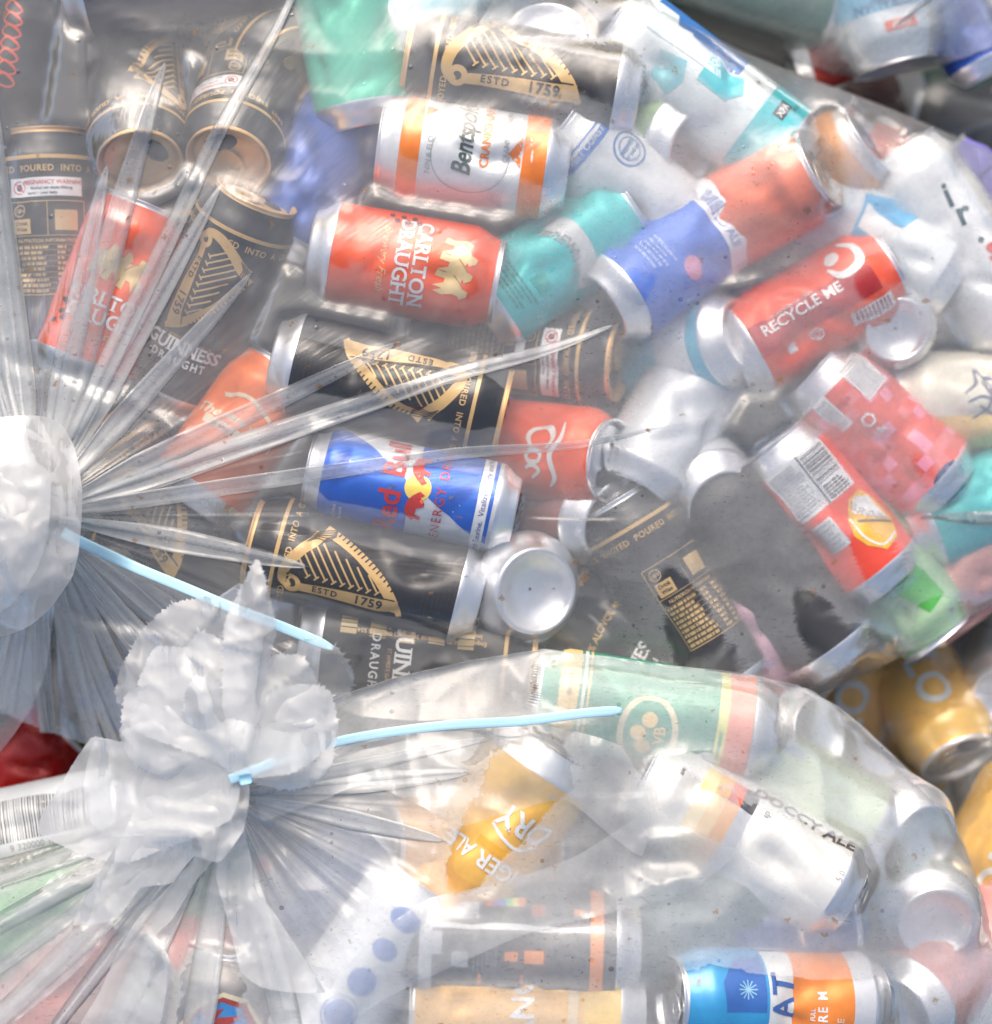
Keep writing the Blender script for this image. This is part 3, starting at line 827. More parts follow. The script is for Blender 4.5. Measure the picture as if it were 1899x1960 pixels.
def wolf(p, o=0):
    p.rect(o - 60, o - 12, -46, 46, (.80, .58, .22), 1, 'panel_print')
    ink = (.10, .13, .24)
    for pts in ([(-20, 2), (-8, 14), (8, 20), (2, 8)], [(8, 20), (14, 26), (14, 14), (22, 6)], [(-18, 0), (-6, -2), (4, 6), (10, 16)], [(-22, -10), (-10, -14), (2, -10), (12, -2)],
                [(-6, 6), (-2, -8), (-14, -20)], [(4, 10), (6, -4), (16, -12)], [(-26, 8), (-20, 2), (-26, -8), (-14, -16)], [(0, 0), (10, 4), (20, 0)]):
        p.stroke([(o + y - 2, x) for x, y in pts], [.8, 2.0, 2.4, .9][:len(pts)] if len(pts) == 4 else 1.6, ink, 2)

def green_fruit(p, o=0):
    p.poly([(o - 22, 30), (o - 4, 34), (o + 6, 10), (o - 6, -4), (o - 20, 4)], (.06, .42, .05), 2)
    p.poly([(o - 10, -10), (o + 16, -14), (o + 20, -40), (o - 8, -44)], (.05, .50, .06), 2)
    p.disc(o + 2, 0, 9, (.16, .14, .14), 3, ry=7)

def barcoded(p, o=0):
    p.band(44, 52, (.70, .48, .16), 1); p.band(-60, 44, (.62, .65, .66), 1)
    p.bars(o + 0, o + 30, -30, 36, along='t', rgb=(.12, .13, .14)); p.text('9 320000 100005', o - 4, 3, 6, GREY, rot=-90, layer=3)
    p.rect(o - 34, o - 9, -60, 43, (.62, .08, .03), 2, 'stripe')

def red_warning(p, o=0):
    p.text('They were warm', o, 8, 9, (.72, .68, .5), bold=True, shear=.2, layer=2, arc=-.04); p.rect(o - 24, o + 22, -4, 2, (.72, .66, .5), 1)
    p.text('we were cool', o, -1, 6, (.4, .02, .02), bold=True, layer=3); p.stroke([(o - 20, 18), (o, 24), (o + 20, 18)], 2.5, CREAM, 2)

def script_orange(p, o=0):
    rn = random.Random(4)
    for k in range(7):
        t0 = 30 - k * 8
        p.stroke([(o + 5, t0), (o - 2, t0 + 4), (o - 6, t0 - 2), (o + 1, t0 - 5), (o + 6, t0 - 2), (o, t0 + 3)], 1.3, (.72, .07, .02), 2)

def stripes_plain(c, t0, t1):
    def f(p): p.band(t0, t1, c, 1)
    return f
# ------------------------------------------------------------------ the cans, bag by bag
def film_top(x, y):
    """rough height of the big bag's film over the picture"""
    return -.012 - .000062 * max(0, x - 950) - .00003 * max(0, 420 - y) - .00002 * max(0, 300 - x)
def zA(x, y, lay=0, R=.033):
    return film_top(x, y) - R - .045 * lay
def zB(x, y, lay=0, R=.033):
    t = .030 + .00004 * max(-500, y - 1500) - .00012 * max(0, x - 1350) - .00006 * max(0, 500 - x)
    return t - R - .045 * lay
GB, GS = 'black stout cans in the big bag', 'silver can ends showing in the bags'
ST = dict(H=.152, body=BLK, design=stout, lidmat=GOLDLID, metal=.1, rough=.30, neckcol=(.012, .012, .014))
def A(name, label, x, y, ang, lay=0, **k):
    kw = dict(bag='A'); kw.update(k)
    R = kw.get('R', .033)
    if kw.get('anchor', 'mid') != 'mid': R *= max(.25, math.cos(R_(abs(kw.get('tilt', 0)))) * .85)
    can(name, label, x, y, ang, zA(x, y, lay, R) + kw.pop('dz', 0), **kw)
def B(name, label, x, y, ang, lay=0, **k):
    kw = dict(bag='B'); kw.update(k)
    R = kw.get('R', .033)
    if kw.get('anchor', 'mid') != 'mid': R *= max(.25, math.cos(R_(abs(kw.get('tilt', 0)))) * .85)
    can(name, label, x, y, ang, zB(x, y, lay, R) + kw.pop('dz', 0), **kw)
def st(**k):
    d_ = dict(ST); d_.update(k); return d_

# --- black stout cans
A('beer_can', 'black stout can with gold nutrition table and white warning patch, far left', 98, 478, 92, .5, group=GB, wet=.36, **st(design=lambda p: stout_back(p, 2)))
A('beer_can', 'black can with orange-red script in the top left corner', 2, 110, 82, .45, wet=.5, body=BLK, design=lambda p: script_orange(p, 12), H=.152, metal=.1, rough=.3)
A('beer_can', 'black stout can with gold lid facing out, above the left red can', 268, 312, -81, .0, anchor='top', tilt=38, group=GB, wet=.44, **st(design=lambda p: stout(p, 8, -26, .9)))
A('beer_can', 'black stout can with gold lid facing out and 18+ nutrition panel behind it', 437, 306, -99, -.02, anchor='top', tilt=38, group=GB, wet=.46, **st(design=lambda p: stout_back(p, 24)))
A('beer_can', 'black stout can with harp, lying between the two red lager cans', 405, 575, 64, .3, tilt=18, group=GB, wet=.42, **st(design=lambda p: stout(p, 14, 0, .9)))
A('beer_can', 'dented black stout can with upside-down gold harp, above the blue and silver can', 745, 738, -13, .02, group=GB, wet=1.5, **st(design=lambda p: stout(p, 6, -4, 1.0, words=False)))
A('beer_can', 'black stout can with gold harp, directly below the blue and silver can', 702, 1090, 166, .02, group=GB, wet=1.5, **st(design=lambda p: stout(p, 10, -4, 1.0, words=False)))
A('beer_can', 'black stout can with gold small print, half under the blue tie\'s tip', 800, 1246, -7, .42, group=GB, wet=.85, **st(design=lambda p: (stout_back(p, -95), p.lines(-28, -6, -54, 40, 5, (.55, .42, .2), seed=11, ragged=.1) , p.text('5 000213 000007', -32, 30, 4, TXTW, rot=-90), p.text('Imported and distributed in New Zealand', -16, 5, 4.2, GOLD, rot=-90, bold=True), p.text('Enquiries (AUS) 1800 308 388. (NZ) 0800 835 554.', -11, 2, 4.0, GOLD, rot=-90, bold=True), p.text('MADE IN IRELAND BY', -21, 14, 4.0, GOLD, rot=-90, bold=True), p.text('GUINNESS', 14, -8, 15, TXTW, bold=True, serif=True), p.text('ST JAMES\'S GATE', 12, -17, 3.6, GOLD), p.text('DRAUGHT', 12, -26, 8, TXTW, bold=True, space=1.3))))
A('beer_can', 'black stout can reading 440 ml, lower middle under the silver rings', 1200, 1235, 150, .62, group=GB, wet=.6, **st(design=lambda p: (stout(p, 0, 60, 1, words=False), p.text('4.2% ALC/VOL 440ml', 6, 22, 6.5, GOLD, bold=True, arc=-.02), p.text('GUINNESS', -14, -8, 12, TXTW, bold=True, serif=True), p.text('DRAUGHT', -12, -19, 7, TXTW, bold=True, space=1.3))))
A('beer_can', 'black stout can with gold nutrition table, beside the plain matt black can', 1288, 1150, 121, .1, group=GB, wet=.7, **st(design=lambda p: (stout_back(p, 14, warn=False), p.rect(-6, 8, -70, -58, WHT, 2)), lidmat=ALU))
A('beer_can', 'plain matt black can slanting down beside the red and yellow can', 1478, 1092, 126, .12, wet=.75, body=(.008, .008, .009), H=.152, metal=.05, rough=.5)
A('beer_can', 'black stout can with large harp and silver base, upper middle', 1000, 152, 170, .05, group=GB, wet=.62, R=.034, **st(design=lambda p: stout(p, 4, 8, 1.12, words=False)))
A('beer_can', 'black stout can with tan lid, fogged over near the green can', 560, 128, -40, .5, anchor='top', tilt=38, group=GB, wet=.2, **st())
A('beer_can', 'dark can with gold lid edge, right of the harp can and above the cola can', 1188, 690, -8, .45, anchor='top', tilt=18, group=GB, wet=.42, **st(design=lambda p: (stout_back(p, 10), p.rect(-4, 8, 14, 20, WHT, 3))))
A('beer_can', 'black stout can with harp behind the pleats right of the bag\'s knot', 318, 1000, 125, .5, group=GB, wet=.5, **st(design=lambda p: stout(p, 2, 4, .95, words=False)))
A('beer_can', 'glossy black can below the blue tie, nearest the knot', 352, 1118, 172, .75, group=GB, wet=.8, **st(design=lambda p: p.band(58, 60, GOLD, 1)))
A('beer_can', 'dark can with gold lid behind the harp can, under the two gold lids', 520, 395, 22, .75, anchor='top', tilt=22, group=GB, wet=.4, **st())
A('beer_can', 'dark purple-black can crossing the top edge above the two gold lids', 345, -52, 8, .05, wet=.5, body=(.03, .02, .035), H=.152, metal=.1)
# --- colours in the big bag
A('beer_can', 'crushed red lager can with white serif name, nearest the knot', 212, 562, 68, .12, wet=.72, body=RED, design=lambda p: lager(p, 5, -13), crush=1.4)
A('beer_can', 'dented red lager can with sideways white name and horses, in the middle', 775, 508, -10, .0, wet=.66, body=RED, design=lambda p: lager(p, 0, 4), dents=[(6, .012, .005, .010, .016, .3), (-.012, -.03, .003, .012, .012, -.4), (.006, .03, .004, .008, .02, .2), (-.004, -.012, .003, .02, .006, .5)])
A('energy_drink_can', 'slim blue and silver energy drink can with red lettering', 790, 938, 168, -.02, wet=1.6, R=.0285, H=.135, body=(.62, .65, .68), design=lambda p: energy(p, 2), metal=.45, dents=[(.012, .02, .0025, .008, .03, .2), (-.006, -.03, .002, .02, .008, .6), (.0, .045, .002, .02, .006, .2)])
A('soft_drink_can', 'red cola can with white swirls and open silver lid facing right', 1172, 882, -8, -.02, anchor='top', tilt=34, wet=.75, body=(.88, .10, .018), design=lambda p: cola(p, -6), lidrot=1.6)
A('soft_drink_can', 'grey-red can with thick white rounded base, below the open silver lid', 1168, 1000, 160, .32, anchor='bot', tilt=-42, wet=.25, body=(.42, .16, .14))
A('beer_can', 'can with domed white base facing out, right of the lower harp can', 1028, 1132, 165, .02, anchor='bot', tilt=-66, R=.037, group=GS, wet=.3, body=(.06, .06, .06))
A('beer_can', 'red-orange can with cream motto, left of the blue and silver can', 452, 838, 56, .38, tilt=-6, wet=.45, body=(.90, .19, .03), design=lambda p: red_warning(p, -4), H=.11)
A('beer_can', 'white craft beer can with orange ends and black script', 908, 302, 172, .05, wet=.72, body=(.74, .76, .76), design=lambda p: craft_white(p, -4), metal=.35)
A('beer_can', 'green can under fogged film at the top edge, left of the middle', 672, 62, 100, .12, wet=.12, body=(.10, .55, .38), H=.13)
A('soft_drink_can', 'can with shiny domed base facing out at the top edge', 1050, 52, -95, .02, anchor='bot', tilt=-52, group=GS, wet=.2, body=(.62, .66, .68))
A('beer_can', 'pale blue can just left of the domed base at the top edge', 880, -10, 30, .35, wet=.2, body=(.25, .55, .62))
A('beer_can', 'white can with blue stripe and round blue stamp', 1196, 352, 141, .25, tilt=14, wet=.55, body=(.76, .78, .78), design=lambda p: white_blue(p, 2))
A('beer_can', 'blue can with white edge band and drops on the film over it', 1288, 492, 36, .12, tilt=-16, wet=.7, body=(.03, .18, .74), design=lambda p: blue_white(p, 0))
A('beer_can', 'turquoise can with grey brewing banner, right of the middle red can', 1060, 498, 35, .4, wet=.4, body=TEAL, design=lambda p: teal_beer(p, 2))
A('beer_can', 'sky-blue and white can ending in a big white dome', 1425, 640, 195, .1, anchor='bot', tilt=-38, wet=.6, body=(.10, .52, .70), design=stripes_plain((.70, .76, .78), -36, -10))
A('beer_can', 'white can with scuffed blue print among the silver ends, centre right', 1382, 965, 128, .25, anchor='bot', tilt=-52, wet=.3, body=(.66, .70, .74), design=lambda p: (p.rect(-20, 14, 10, 20, (.3, .38, .55), 1), p.lines(-24, 20, -10, 6, 4, (.35, .4, .5))))
A('soft_drink_can', 'silver can with white base between the big dome and the scuffed can', 1290, 800, 60, .45, tilt=-18, wet=.2, group=GS, body=(.66, .69, .72))
A('beer_can', 'pale green can with silver base, upper right of the craft beer can', 1328, 288, 158, .18, anchor='bot', tilt=-38, wet=.2, body=(.42, .62, .34), R=.034, H=.15)
A('beer_can', 'white and teal can with blue band along the bag\'s top edge', 1352, 182, 143, .06, wet=.72, body=(.68, .76, .76), H=.152, design=lambda p: surf_can(p, 2), neckcol=(.5, .6, .62))
A('soft_drink_can', 'orange-red can with silver rim, right of the blue can', 1418, 408, 28, .12, tilt=24, wet=.42, body=(.86, .15, .04), H=.122)
A('soft_drink_can', 'red can reading RECYCLE ME', 1550, 598, 31, .06, wet=.72, body=(.88, .085, .018), design=lambda p: recycle(p, 2))
A('soft_drink_can', 'small round can base with shiny white dome, right of the recycling slogan', 1720, 632, 100, .06, anchor='bot', tilt=-78, R=.028, group=GS, wet=.3, body=(.6, .62, .64))
A('soft_drink_can', 'pink and red chequered can with recycling mark', 1686, 826, 138, .06, wet=.68, body=(.74, .10, .07), design=lambda p: checker(p, 0), silver_neck=True)
A('soft_drink_can', 'red can with yellow fruit badge and silver information panel', 1588, 985, 129, .08, wet=.85, body=(.84, .06, .02), design=lambda p: fruity(p, 0), silver_neck=True)
A('beer_can', 'cream can with blue ink drawing at the right edge', 1893, 768, 180, .1, wet=.6, body=(.78, .74, .62), design=lambda p: wolf(p, 0), H=.13)
A('beer_can', 'turquoise can at the right edge, below the cream can', 1905, 948, 24, .12, wet=.6, body=TEAL, design=lambda p: p.text('sour', 0, 8, 16, (.6, .66, .66), shear=.3), H=.13)
A('beer_can', 'bright green can at the bag\'s lower right edge', 1698, 1095, -52, .3, wet=.8, H=.11, body=(.40, .60, .36), design=lambda p: green_fruit(p, 2))
A('soft_drink_can', 'dull pink can at the lower right edge below the green can', 1862, 1085, 35, .45, wet=.2, body=(.62, .30, .26))
A('soft_drink_can', 'pale mauve can, right of the nutrition table can\'s base', 1436, 1282, 80, .55, wet=.3, body=(.58, .34, .44), H=.11)
A('soft_drink_can', 'cream can with off-white base facing out, below the matt black can', 1588, 1188, 232, .28, anchor='bot', tilt=-34, wet=.35, body=(.66, .62, .54))
A('soft_drink_can', 'silver can end at the bag\'s bottom corner', 1526, 1316, 118, .62, anchor='bot', tilt=-40, group=GS, wet=.3, body=(.6, .5, .48), R=.029)
A('beer_can', 'white can with red and black letters running along it, right edge', 1842, 470, 124, .16, wet=.66, body=(.76, .78, .78), design=lambda p: tall_white(p, 2), H=.152)
A('beer_can', 'white can with purple top half, upper right', 1902, 436, 132, .06, wet=.5, body=(.74, .76, .78), design=lambda p: purple_white(p), dz=-.03)
A('beer_can', 'white can with blue flag shapes, above the slogan can', 1672, 462, 150, .3, wet=.5, body=(.72, .76, .78), design=lambda p: flag_white(p, 0))
A('soft_drink_can', 'can with orange band and silver rim near the bag\'s top right edge', 1526, 368, 36, .75, tilt=24, wet=.1, body=(.64, .60, .58), design=stripes_plain((.80, .30, .04), 32, 52))
A('soft_drink_can', 'pale red can under fogged film, right of the orange band', 1756, 396, 140, .9, wet=.15, body=(.62, .22, .20))
A('soft_drink_can', 'blue can deep between the gold lids and the craft beer can', 612, 335, 62, .7, wet=.2, body=(.06, .13, .45))
# --- the front bag
B('beer_can', 'green can with gold medallion and white script, below the stout cans', 1250, 1368, 171, .3, H=.152, wet=.12, body=(.03, .32, .20), design=lambda p: green_beer(p, -6))
B('soft_drink_can', 'can with clear domed base at the front bag\'s upper right', 1572, 1408, 195, .05, anchor='bot', tilt=-46, wet=.3, group=GS, body=(.66, .24, .2), dz=-.012)
B('soft_drink_can', 'orange and yellow ginger ale can, upside down', 930, 1618, -124, .05, R=.038, H=.15, wet=1.0, body=(.86, .48, .08), design=lambda p: ginger(p, -12), crush=1.4)
B('soft_drink_can', 'tan can with wide silver rim, left of the ginger ale can', 738, 1622, 178, .3, anchor='top', tilt=24, wet=.2, body=(.78, .44, .16))
B('beer_can', 'white can with coloured squares and black lettering along its edge', 1424, 1604, 150, .05, H=.152, wet=.95, body=(.78, .78, .74), design=lambda p: rainbow(p, -6), R=.034)
B('beer_can', 'pale green can behind the can with coloured squares', 1500, 1500, 150, .55, H=.15, wet=.3, body=(.55, .66, .48))
B('beer_can', 'black can with orange rings and printed blocks, front bag', 990, 1806, 178, .05, H=.152, wet=.05, body=(.02, .02, .022), design=lambda p: night(p, 0), R=.034)
B('soft_drink_can', 'yellow-orange can at the bottom edge, below the orange-ringed can', 1010, 1938, 178, .2, H=.145, wet=.4, body=(.82, .46, .08), design=lambda p: (p.text('RANGE', 10, 4, 20, WHT, bold=True), p.band(-70, -34, (.85, .56, .06), 1), p.band(-30, -24, (.84, .66, .4), 1)), R=.036)
B('beer_can', 'blue and orange can with white band and open lid, at the bottom edge', 1282, 1915, 176, .0, anchor='top', tilt=16, H=.138, wet=1.7, body=(.01, .30, .62), design=lambda p: float_can(p, 14), metal=.3)
B('beer_can', 'white can with blue dots, slanting at the bottom edge', 690, 1862, 55, .12, H=.14, wet=.4, body=(.74, .77, .80), design=lambda p: dotted(p, 0))
B('beer_can', 'grey can with red, blue and cream badge, bottom left', 410, 2000, 82, .12, wet=.85, body=(.36, .34, .32), design=lambda p: badge(p, 4), H=.122)
B('soft_drink_can', 'red can with open silver lid under the hanging fold, bottom left', 276, 1862, 205, .1, anchor='top', tilt=46, wet=.3, body=(.70, .10, .04))
B('soft_drink_can', 'can with greenish round base at the right edge of the front bag', 1795, 1770, 100, .02, anchor='bot', tilt=-72, wet=.55, group=GS, body=(.34, .44, .38))
B('soft_drink_can', 'can with domed base near the front bag\'s corner', 1772, 1610, 150, .12, anchor='bot', tilt=-58, wet=.2, group=GS, body=(.6, .58, .62))
B('soft_drink_can', 'can with small pale dome above the blue and orange can', 1592, 1778, 140, .1, anchor='bot', tilt=-60, wet=.2, R=.028, group=GS, body=(.6, .58, .56))
B('soft_drink_can', 'pale pink can with silver rim right of the blue and orange can', 1722, 1938, 30, .12, anchor='bot', tilt=-36, wet=.35, group=GS, body=(.64, .30, .28))
B('soft_drink_can', 'white can lying at the bottom right corner', 1872, 1905, 20, .35, wet=.2, body=(.66, .68, .64))
B('beer_can', 'navy can under crumpled film, below the knot', 600, 1722, 40, .62, wet=.5, body=(.05, .10, .22))
B('beer_can', 'bright green can behind the left pleats of the front bag', 30, 1760, 24, .25, wet=.3, body=(.05, .36, .08))
B('soft_drink_can', 'pink-red can low behind the left pleats', 120, 1900, 44, .25, wet=.2, body=(.68, .18, .12))
B('soft_drink_can', 'light green can behind the pleats between the knot and the red can', 350, 1752, 70, .6, wet=.3, body=(.38, .56, .36), H=.13)
B('soft_drink_can', 'dark teal can between the tan can and the orange-ringed can', 1260, 1790, 30, .62, wet=.4, body=(.06, .14, .16), H=.152)
B('soft_drink_can', 'navy blue can above the blue and orange can', 1440, 1765, 8, .55, wet=.4, body=(.05, .10, .30), H=.13)
# --- loose cans and the bags behind
can('beer_can', 'grey can with barcode and red stripe, left edge beside the front bag', 105, 1586, 192, -.075, (.62, .65, .66), design=lambda p: barcoded(p, 0), lidmat=GOLDLID)
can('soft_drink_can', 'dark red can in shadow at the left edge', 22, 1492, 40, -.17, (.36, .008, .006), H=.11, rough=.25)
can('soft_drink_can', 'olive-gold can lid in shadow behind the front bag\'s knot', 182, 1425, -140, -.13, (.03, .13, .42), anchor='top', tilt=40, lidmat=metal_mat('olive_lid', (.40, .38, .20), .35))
YE = (.86, .46, .012); GY = 'yellow cans in the bag at lower right'
SB = dict(body=YE, metal=.15, rough=.3, group=GY, bag='E', H=.135, wet=.6)
can('soft_drink_can', 'yellow soda can with open silver lid facing out', 1836, 1455, -67, -.140, anchor='top', tilt=34, design=lambda p: solo(p, -4), lidrot=-.9, **SB)
can('soft_drink_can', 'yellow soda can at the right edge, lower of the two bright ones', 1898, 1640, 62, -.125, design=lambda p: solo(p, 2), **SB)
can('soft_drink_can', 'yellow soda can in shadow, half hidden by the front bag', 1600, 1395, 75, -.19, design=lambda p: solo(p, 0), **SB)
can('soft_drink_can', 'brown-yellow can deepest under the big bag\'s corner', 1720, 1460, 100, -.24, design=lambda p: solo(p, 30), **SB)
can('soft_drink_can', 'yellow can at the lowest right edge', 1905, 1820, 110, -.20, design=lambda p: solo(p, 20), **SB)
can('soft_drink_can', 'white domed can base at the right edge beside the open lid', 1925, 1335, 60, -.135, (.62, .66, .66), anchor='bot', tilt=-60, bag='E', R=.03)
can('beer_can', 'blue and white can reading AUSTRALIAN, in the bag at top right', 1672, -48, -76, -.135, (.66, .72, .76), design=lambda p: sea_can(p, 0), bag='C', wet=.6, R=.036, H=.13)
can('beer_can', 'deep blue can at top right', 1842, 52, 118, -.150, (.02, .08, .40), bag='C', wet=.2, R=.024, H=.075)
can('beer_can', 'green can in the blurred bag at top right', 1430, -42, 162, -.150, (.07, .22, .16), bag='C', wet=.1, H=.152)
can('soft_drink_can', 'small silver can base beside the blue and white can', 1612, 35, 150, -.14, (.5, .52, .5), bag='C', anchor='bot', tilt=-50, R=.018, H=.06, wet=.2)
can('soft_drink_can', 'red can at the lower edge of the top right bag', 1606, 98, 20, -.165, (.55, .05, .03), bag='C', wet=.1, H=.07, R=.022)
can('beer_can', 'dark green can in the lowest bag at the right', 1860, 120, 20, -.30, (.02, .09, .03), bag='D', wet=.3)
can('soft_drink_can', 'brown-red can in the lowest bag at the right', 1765, 175, 160, -.31, (.16, .03, .015), bag='D', wet=.3)
can('soft_drink_can', 'black can in the lowest bag at the right edge', 1890, 262, 165, -.29, (.02, .02, .02), bag='D', wet=.3)
# ------------------------------------------------------------------ the bags: film draped over the cans
GX0, GY0, GX1, GY1 = -420, -420, 2340, 2380      # grid in picture units (each node moves along its own sight line, so outlines keep their size)
STEP = 6
gxs = np.arange(GX0, GX1 + 1, STEP); gys = np.arange(GY0, GY1 + 1, STEP)
NXg, NYg = len(gxs), len(gys)
GXX, GYY = np.meshgrid(gxs, gys)

def splat(cans, step):
    nx, ny = int((GX1 - GX0) / step) + 1, int((GY1 - GY0) / step) + 1
    Hh = np.full((ny, nx), -1.0); Wt = np.zeros((ny, nx))
    for c in cans:
        R, H = c['R'], c['H']
        na, nz = int(2 * math.pi * R / (step * S) * 1.6), int(H / (step * S) * 1.6)
        th = np.linspace(0, 2 * math.pi, na, endpoint=False)
        zz = np.linspace(0, H, nz)
        T, Z = np.meshgrid(th, zz)
        rr = R * np.where(Z < .012, .80 + .2 * Z / .012, np.where(Z > H - .018, 1 - .18 * (Z - H + .018) / .018, 1.0))
        P = [np.stack([rr * np.sin(T), -rr * np.cos(T), Z], -1).reshape(-1, 3)]
        nr = int(R / (step * S) * 1.6)
        Rr, T2 = np.meshgrid(np.linspace(0, .82 * R, nr), th)
        for zc in (0, H):
            P.append(np.stack([Rr * np.sin(T2), -Rr * np.cos(T2), np.full_like(Rr, zc)], -1).reshape(-1, 3))
        P = np.concatenate(P)
        M = np.array(c['M'])
        Q = P @ M[:3, :3].T + M[:3, 3]
        f = (DC - Q[:, 2]) / DC
        ix = np.rint((Q[:, 0] / (S * f) + 949.5 - GX0) / step).astype(int); iy = np.rint((980 - Q[:, 1] / (S * f) - GY0) / step).astype(int)
        ok = (ix >= 0) & (ix < nx) & (iy >= 0) & (iy < ny)
        ix, iy, zq = ix[ok], iy[ok], Q[ok, 2]
        o = np.argsort(zq)
        tmp = np.full((ny, nx), -1.0); tmp[iy[o], ix[o]] = zq[o]
        up = tmp > Hh
        Hh[up] = tmp[up]; Wt[up] = c['wet']
    return Hh, Wt

def resize(a, ny, nx):
    yi = np.linspace(0, a.shape[0] - 1, ny); xi = np.linspace(0, a.shape[1] - 1, nx)
    y0 = np.floor(yi).astype(int).clip(0, a.shape[0] - 2); x0 = np.floor(xi).astype(int).clip(0, a.shape[1] - 2)
    fy = (yi - y0)[:, None]; fx = (xi - x0)[None, :]
    return (a[y0][:, x0] * (1 - fx) + a[y0][:, x0 + 1] * fx) * (1 - fy) + (a[y0 + 1][:, x0] * (1 - fx) + a[y0 + 1][:, x0 + 1] * fx) * fy

def inside(poly, X, Y):
    r = np.zeros(X.shape, bool); n = len(poly)
    for i in range(n):
        x0, y0 = poly[i]; x1, y1 = poly[(i + 1) % n]
        if y0 == y1: continue
        c = ((Y < y0) != (Y < y1)) & (X < (x1 - x0) * (Y - y0) / (y1 - y0) + x0)
        r ^= c
    return r

def drape(cans, outline, edge_z, pins, under=None, iters=(300, 220, 160, 120), sag=0.0):
    """stretch a skin over the cans: edge_z = height of the rim, pins = [(x, y, radius, z)] places held fixed"""
    z = None
    for step, it in zip((48, 24, 12, STEP), iters):
        Hh, Wt = splat(cans, step)
        ny, nx = Hh.shape
        X, Y = np.meshgrid(np.linspace(GX0, GX0 + (nx - 1) * step, nx), np.linspace(GY0, GY0 + (ny - 1) * step, ny))
        ins = inside(outline, X, Y)
        ez = edge_z(X, Y) if callable(edge_z) else np.full((ny, nx), edge_z)
        if under is not None:
            uz = resize(under, ny, nx)
            ez = np.maximum(ez, uz + .0015); Hh = np.maximum(Hh, np.where(ins, uz + .002, -1))
        z = ez.copy() if z is None else np.where(ins, resize(z, ny, nx), ez)
        z = np.maximum(z, np.where(ins, Hh, -1))
        fix = ~ins
        for (px, py, pr, pz) in pins:
            m = (X - px) ** 2 + (Y - py) ** 2 < pr * pr
            fix |= m; z = np.where(m, pz, z)
        for _ in range(it):
            a = z.copy()
            a[1:-1, 1:-1] = .25 * (z[:-2, 1:-1] + z[2:, 1:-1] + z[1:-1, :-2] + z[1:-1, 2:])
            a = np.where(ins, np.maximum(a, Hh), ez)
            for (px, py, pr, pz) in pins:
                a = np.where((X - px) ** 2 + (Y - py) ** 2 < pr * pr, pz, a)
            z = a
    gap = np.clip(z - Hh, 0, .2)
    g0 = .006
    gap2 = gap * gap / (gap + g0)                # the film sucks on to whatever is near
    z = np.where(Hh > -.9, z - (gap - gap2), z)
    for _ in range(3):
        zs = z.copy(); zs[1:-1, 1:-1] = (4 * z[1:-1, 1:-1] + 2 * (z[:-2, 1:-1] + z[2:, 1:-1] + z[1:-1, :-2] + z[1:-1, 2:]) + z[:-2, :-2] + z[2:, 2:] + z[:-2, 2:] + z[2:, :-2]) / 16
        z = np.where(ins, np.maximum(zs, Hh + .0002), z)
    gap2 = np.clip(z - Hh, 0, .2)
    # smooth the wet map a little
    for _ in range(3):
        Wt[1:-1, 1:-1] = (Wt[1:-1, 1:-1] * 2 + Wt[:-2, 1:-1] + Wt[2:, 1:-1] + Wt[1:-1, :-2] + Wt[1:-1, 2:]) / 6
    cl = Wt * np.exp(-gap2 / .0016)
    return z, cl, np.where(Hh > -.9, gap2, .05)

def samp(a, x, y):
    xi = np.clip((np.asarray(x) - GX0) / STEP, 0, NXg - 1.001); yi = np.clip((np.asarray(y) - GY0) / STEP, 0, NYg - 1.001)
    x0 = np.floor(xi).astype(int); y0 = np.floor(yi).astype(int); fx = xi - x0; fy = yi - y0
    return (a[y0, x0] * (1 - fx) + a[y0, x0 + 1] * fx) * (1 - fy) + (a[y0 + 1, x0] * (1 - fx) + a[y0 + 1, x0 + 1] * fx) * fy

def ray_poly(cx, cy, th, poly):
    dx, dy = np.cos(th), -np.sin(th)
    best = np.full(th.shape, 1e9)
    for i in range(len(poly)):
        x0, y0 = poly[i]; x1, y1 = poly[(i + 1) % len(poly)]
        ex, ey = x1 - x0, y1 - y0
        den = dx * ey - dy * ex
        den = np.where(np.abs(den) < 1e-9, 1e-9, den)
        t = ((x0 - cx) * ey - (y0 - cy) * ex) / den
        u = ((x0 - cx) * dy - (y0 - cy) * dx) / den
        ok = (t > 0) & (u >= -1e-6) & (u <= 1 + 1e-6)
        best = np.where(ok & (t < best), t, best)
    return best

def at_np(px, py, z):
    f = (DC - z) / DC
    return np.stack([(px - 949.5) * S * f, (980 - py) * S * f, z], -1)

def add_attrs(o, cling, polar, fog=None):
    fog = np.ones(len(o.data.vertices)) if fog is None else fog
    a = o.data.attributes.new('fog', 'FLOAT', 'POINT'); a.data.foreach_set('value', np.ascontiguousarray(fog, dtype=np.float32))
    a = o.data.attributes.new('cling', 'FLOAT', 'POINT'); a.data.foreach_set('value', np.ascontiguousarray(cling, dtype=np.float32))
    b = o.data.attributes.new('polar', 'FLOAT_VECTOR', 'POINT'); b.data.foreach_set('vector', np.ascontiguousarray(polar, dtype=np.float32).ravel())

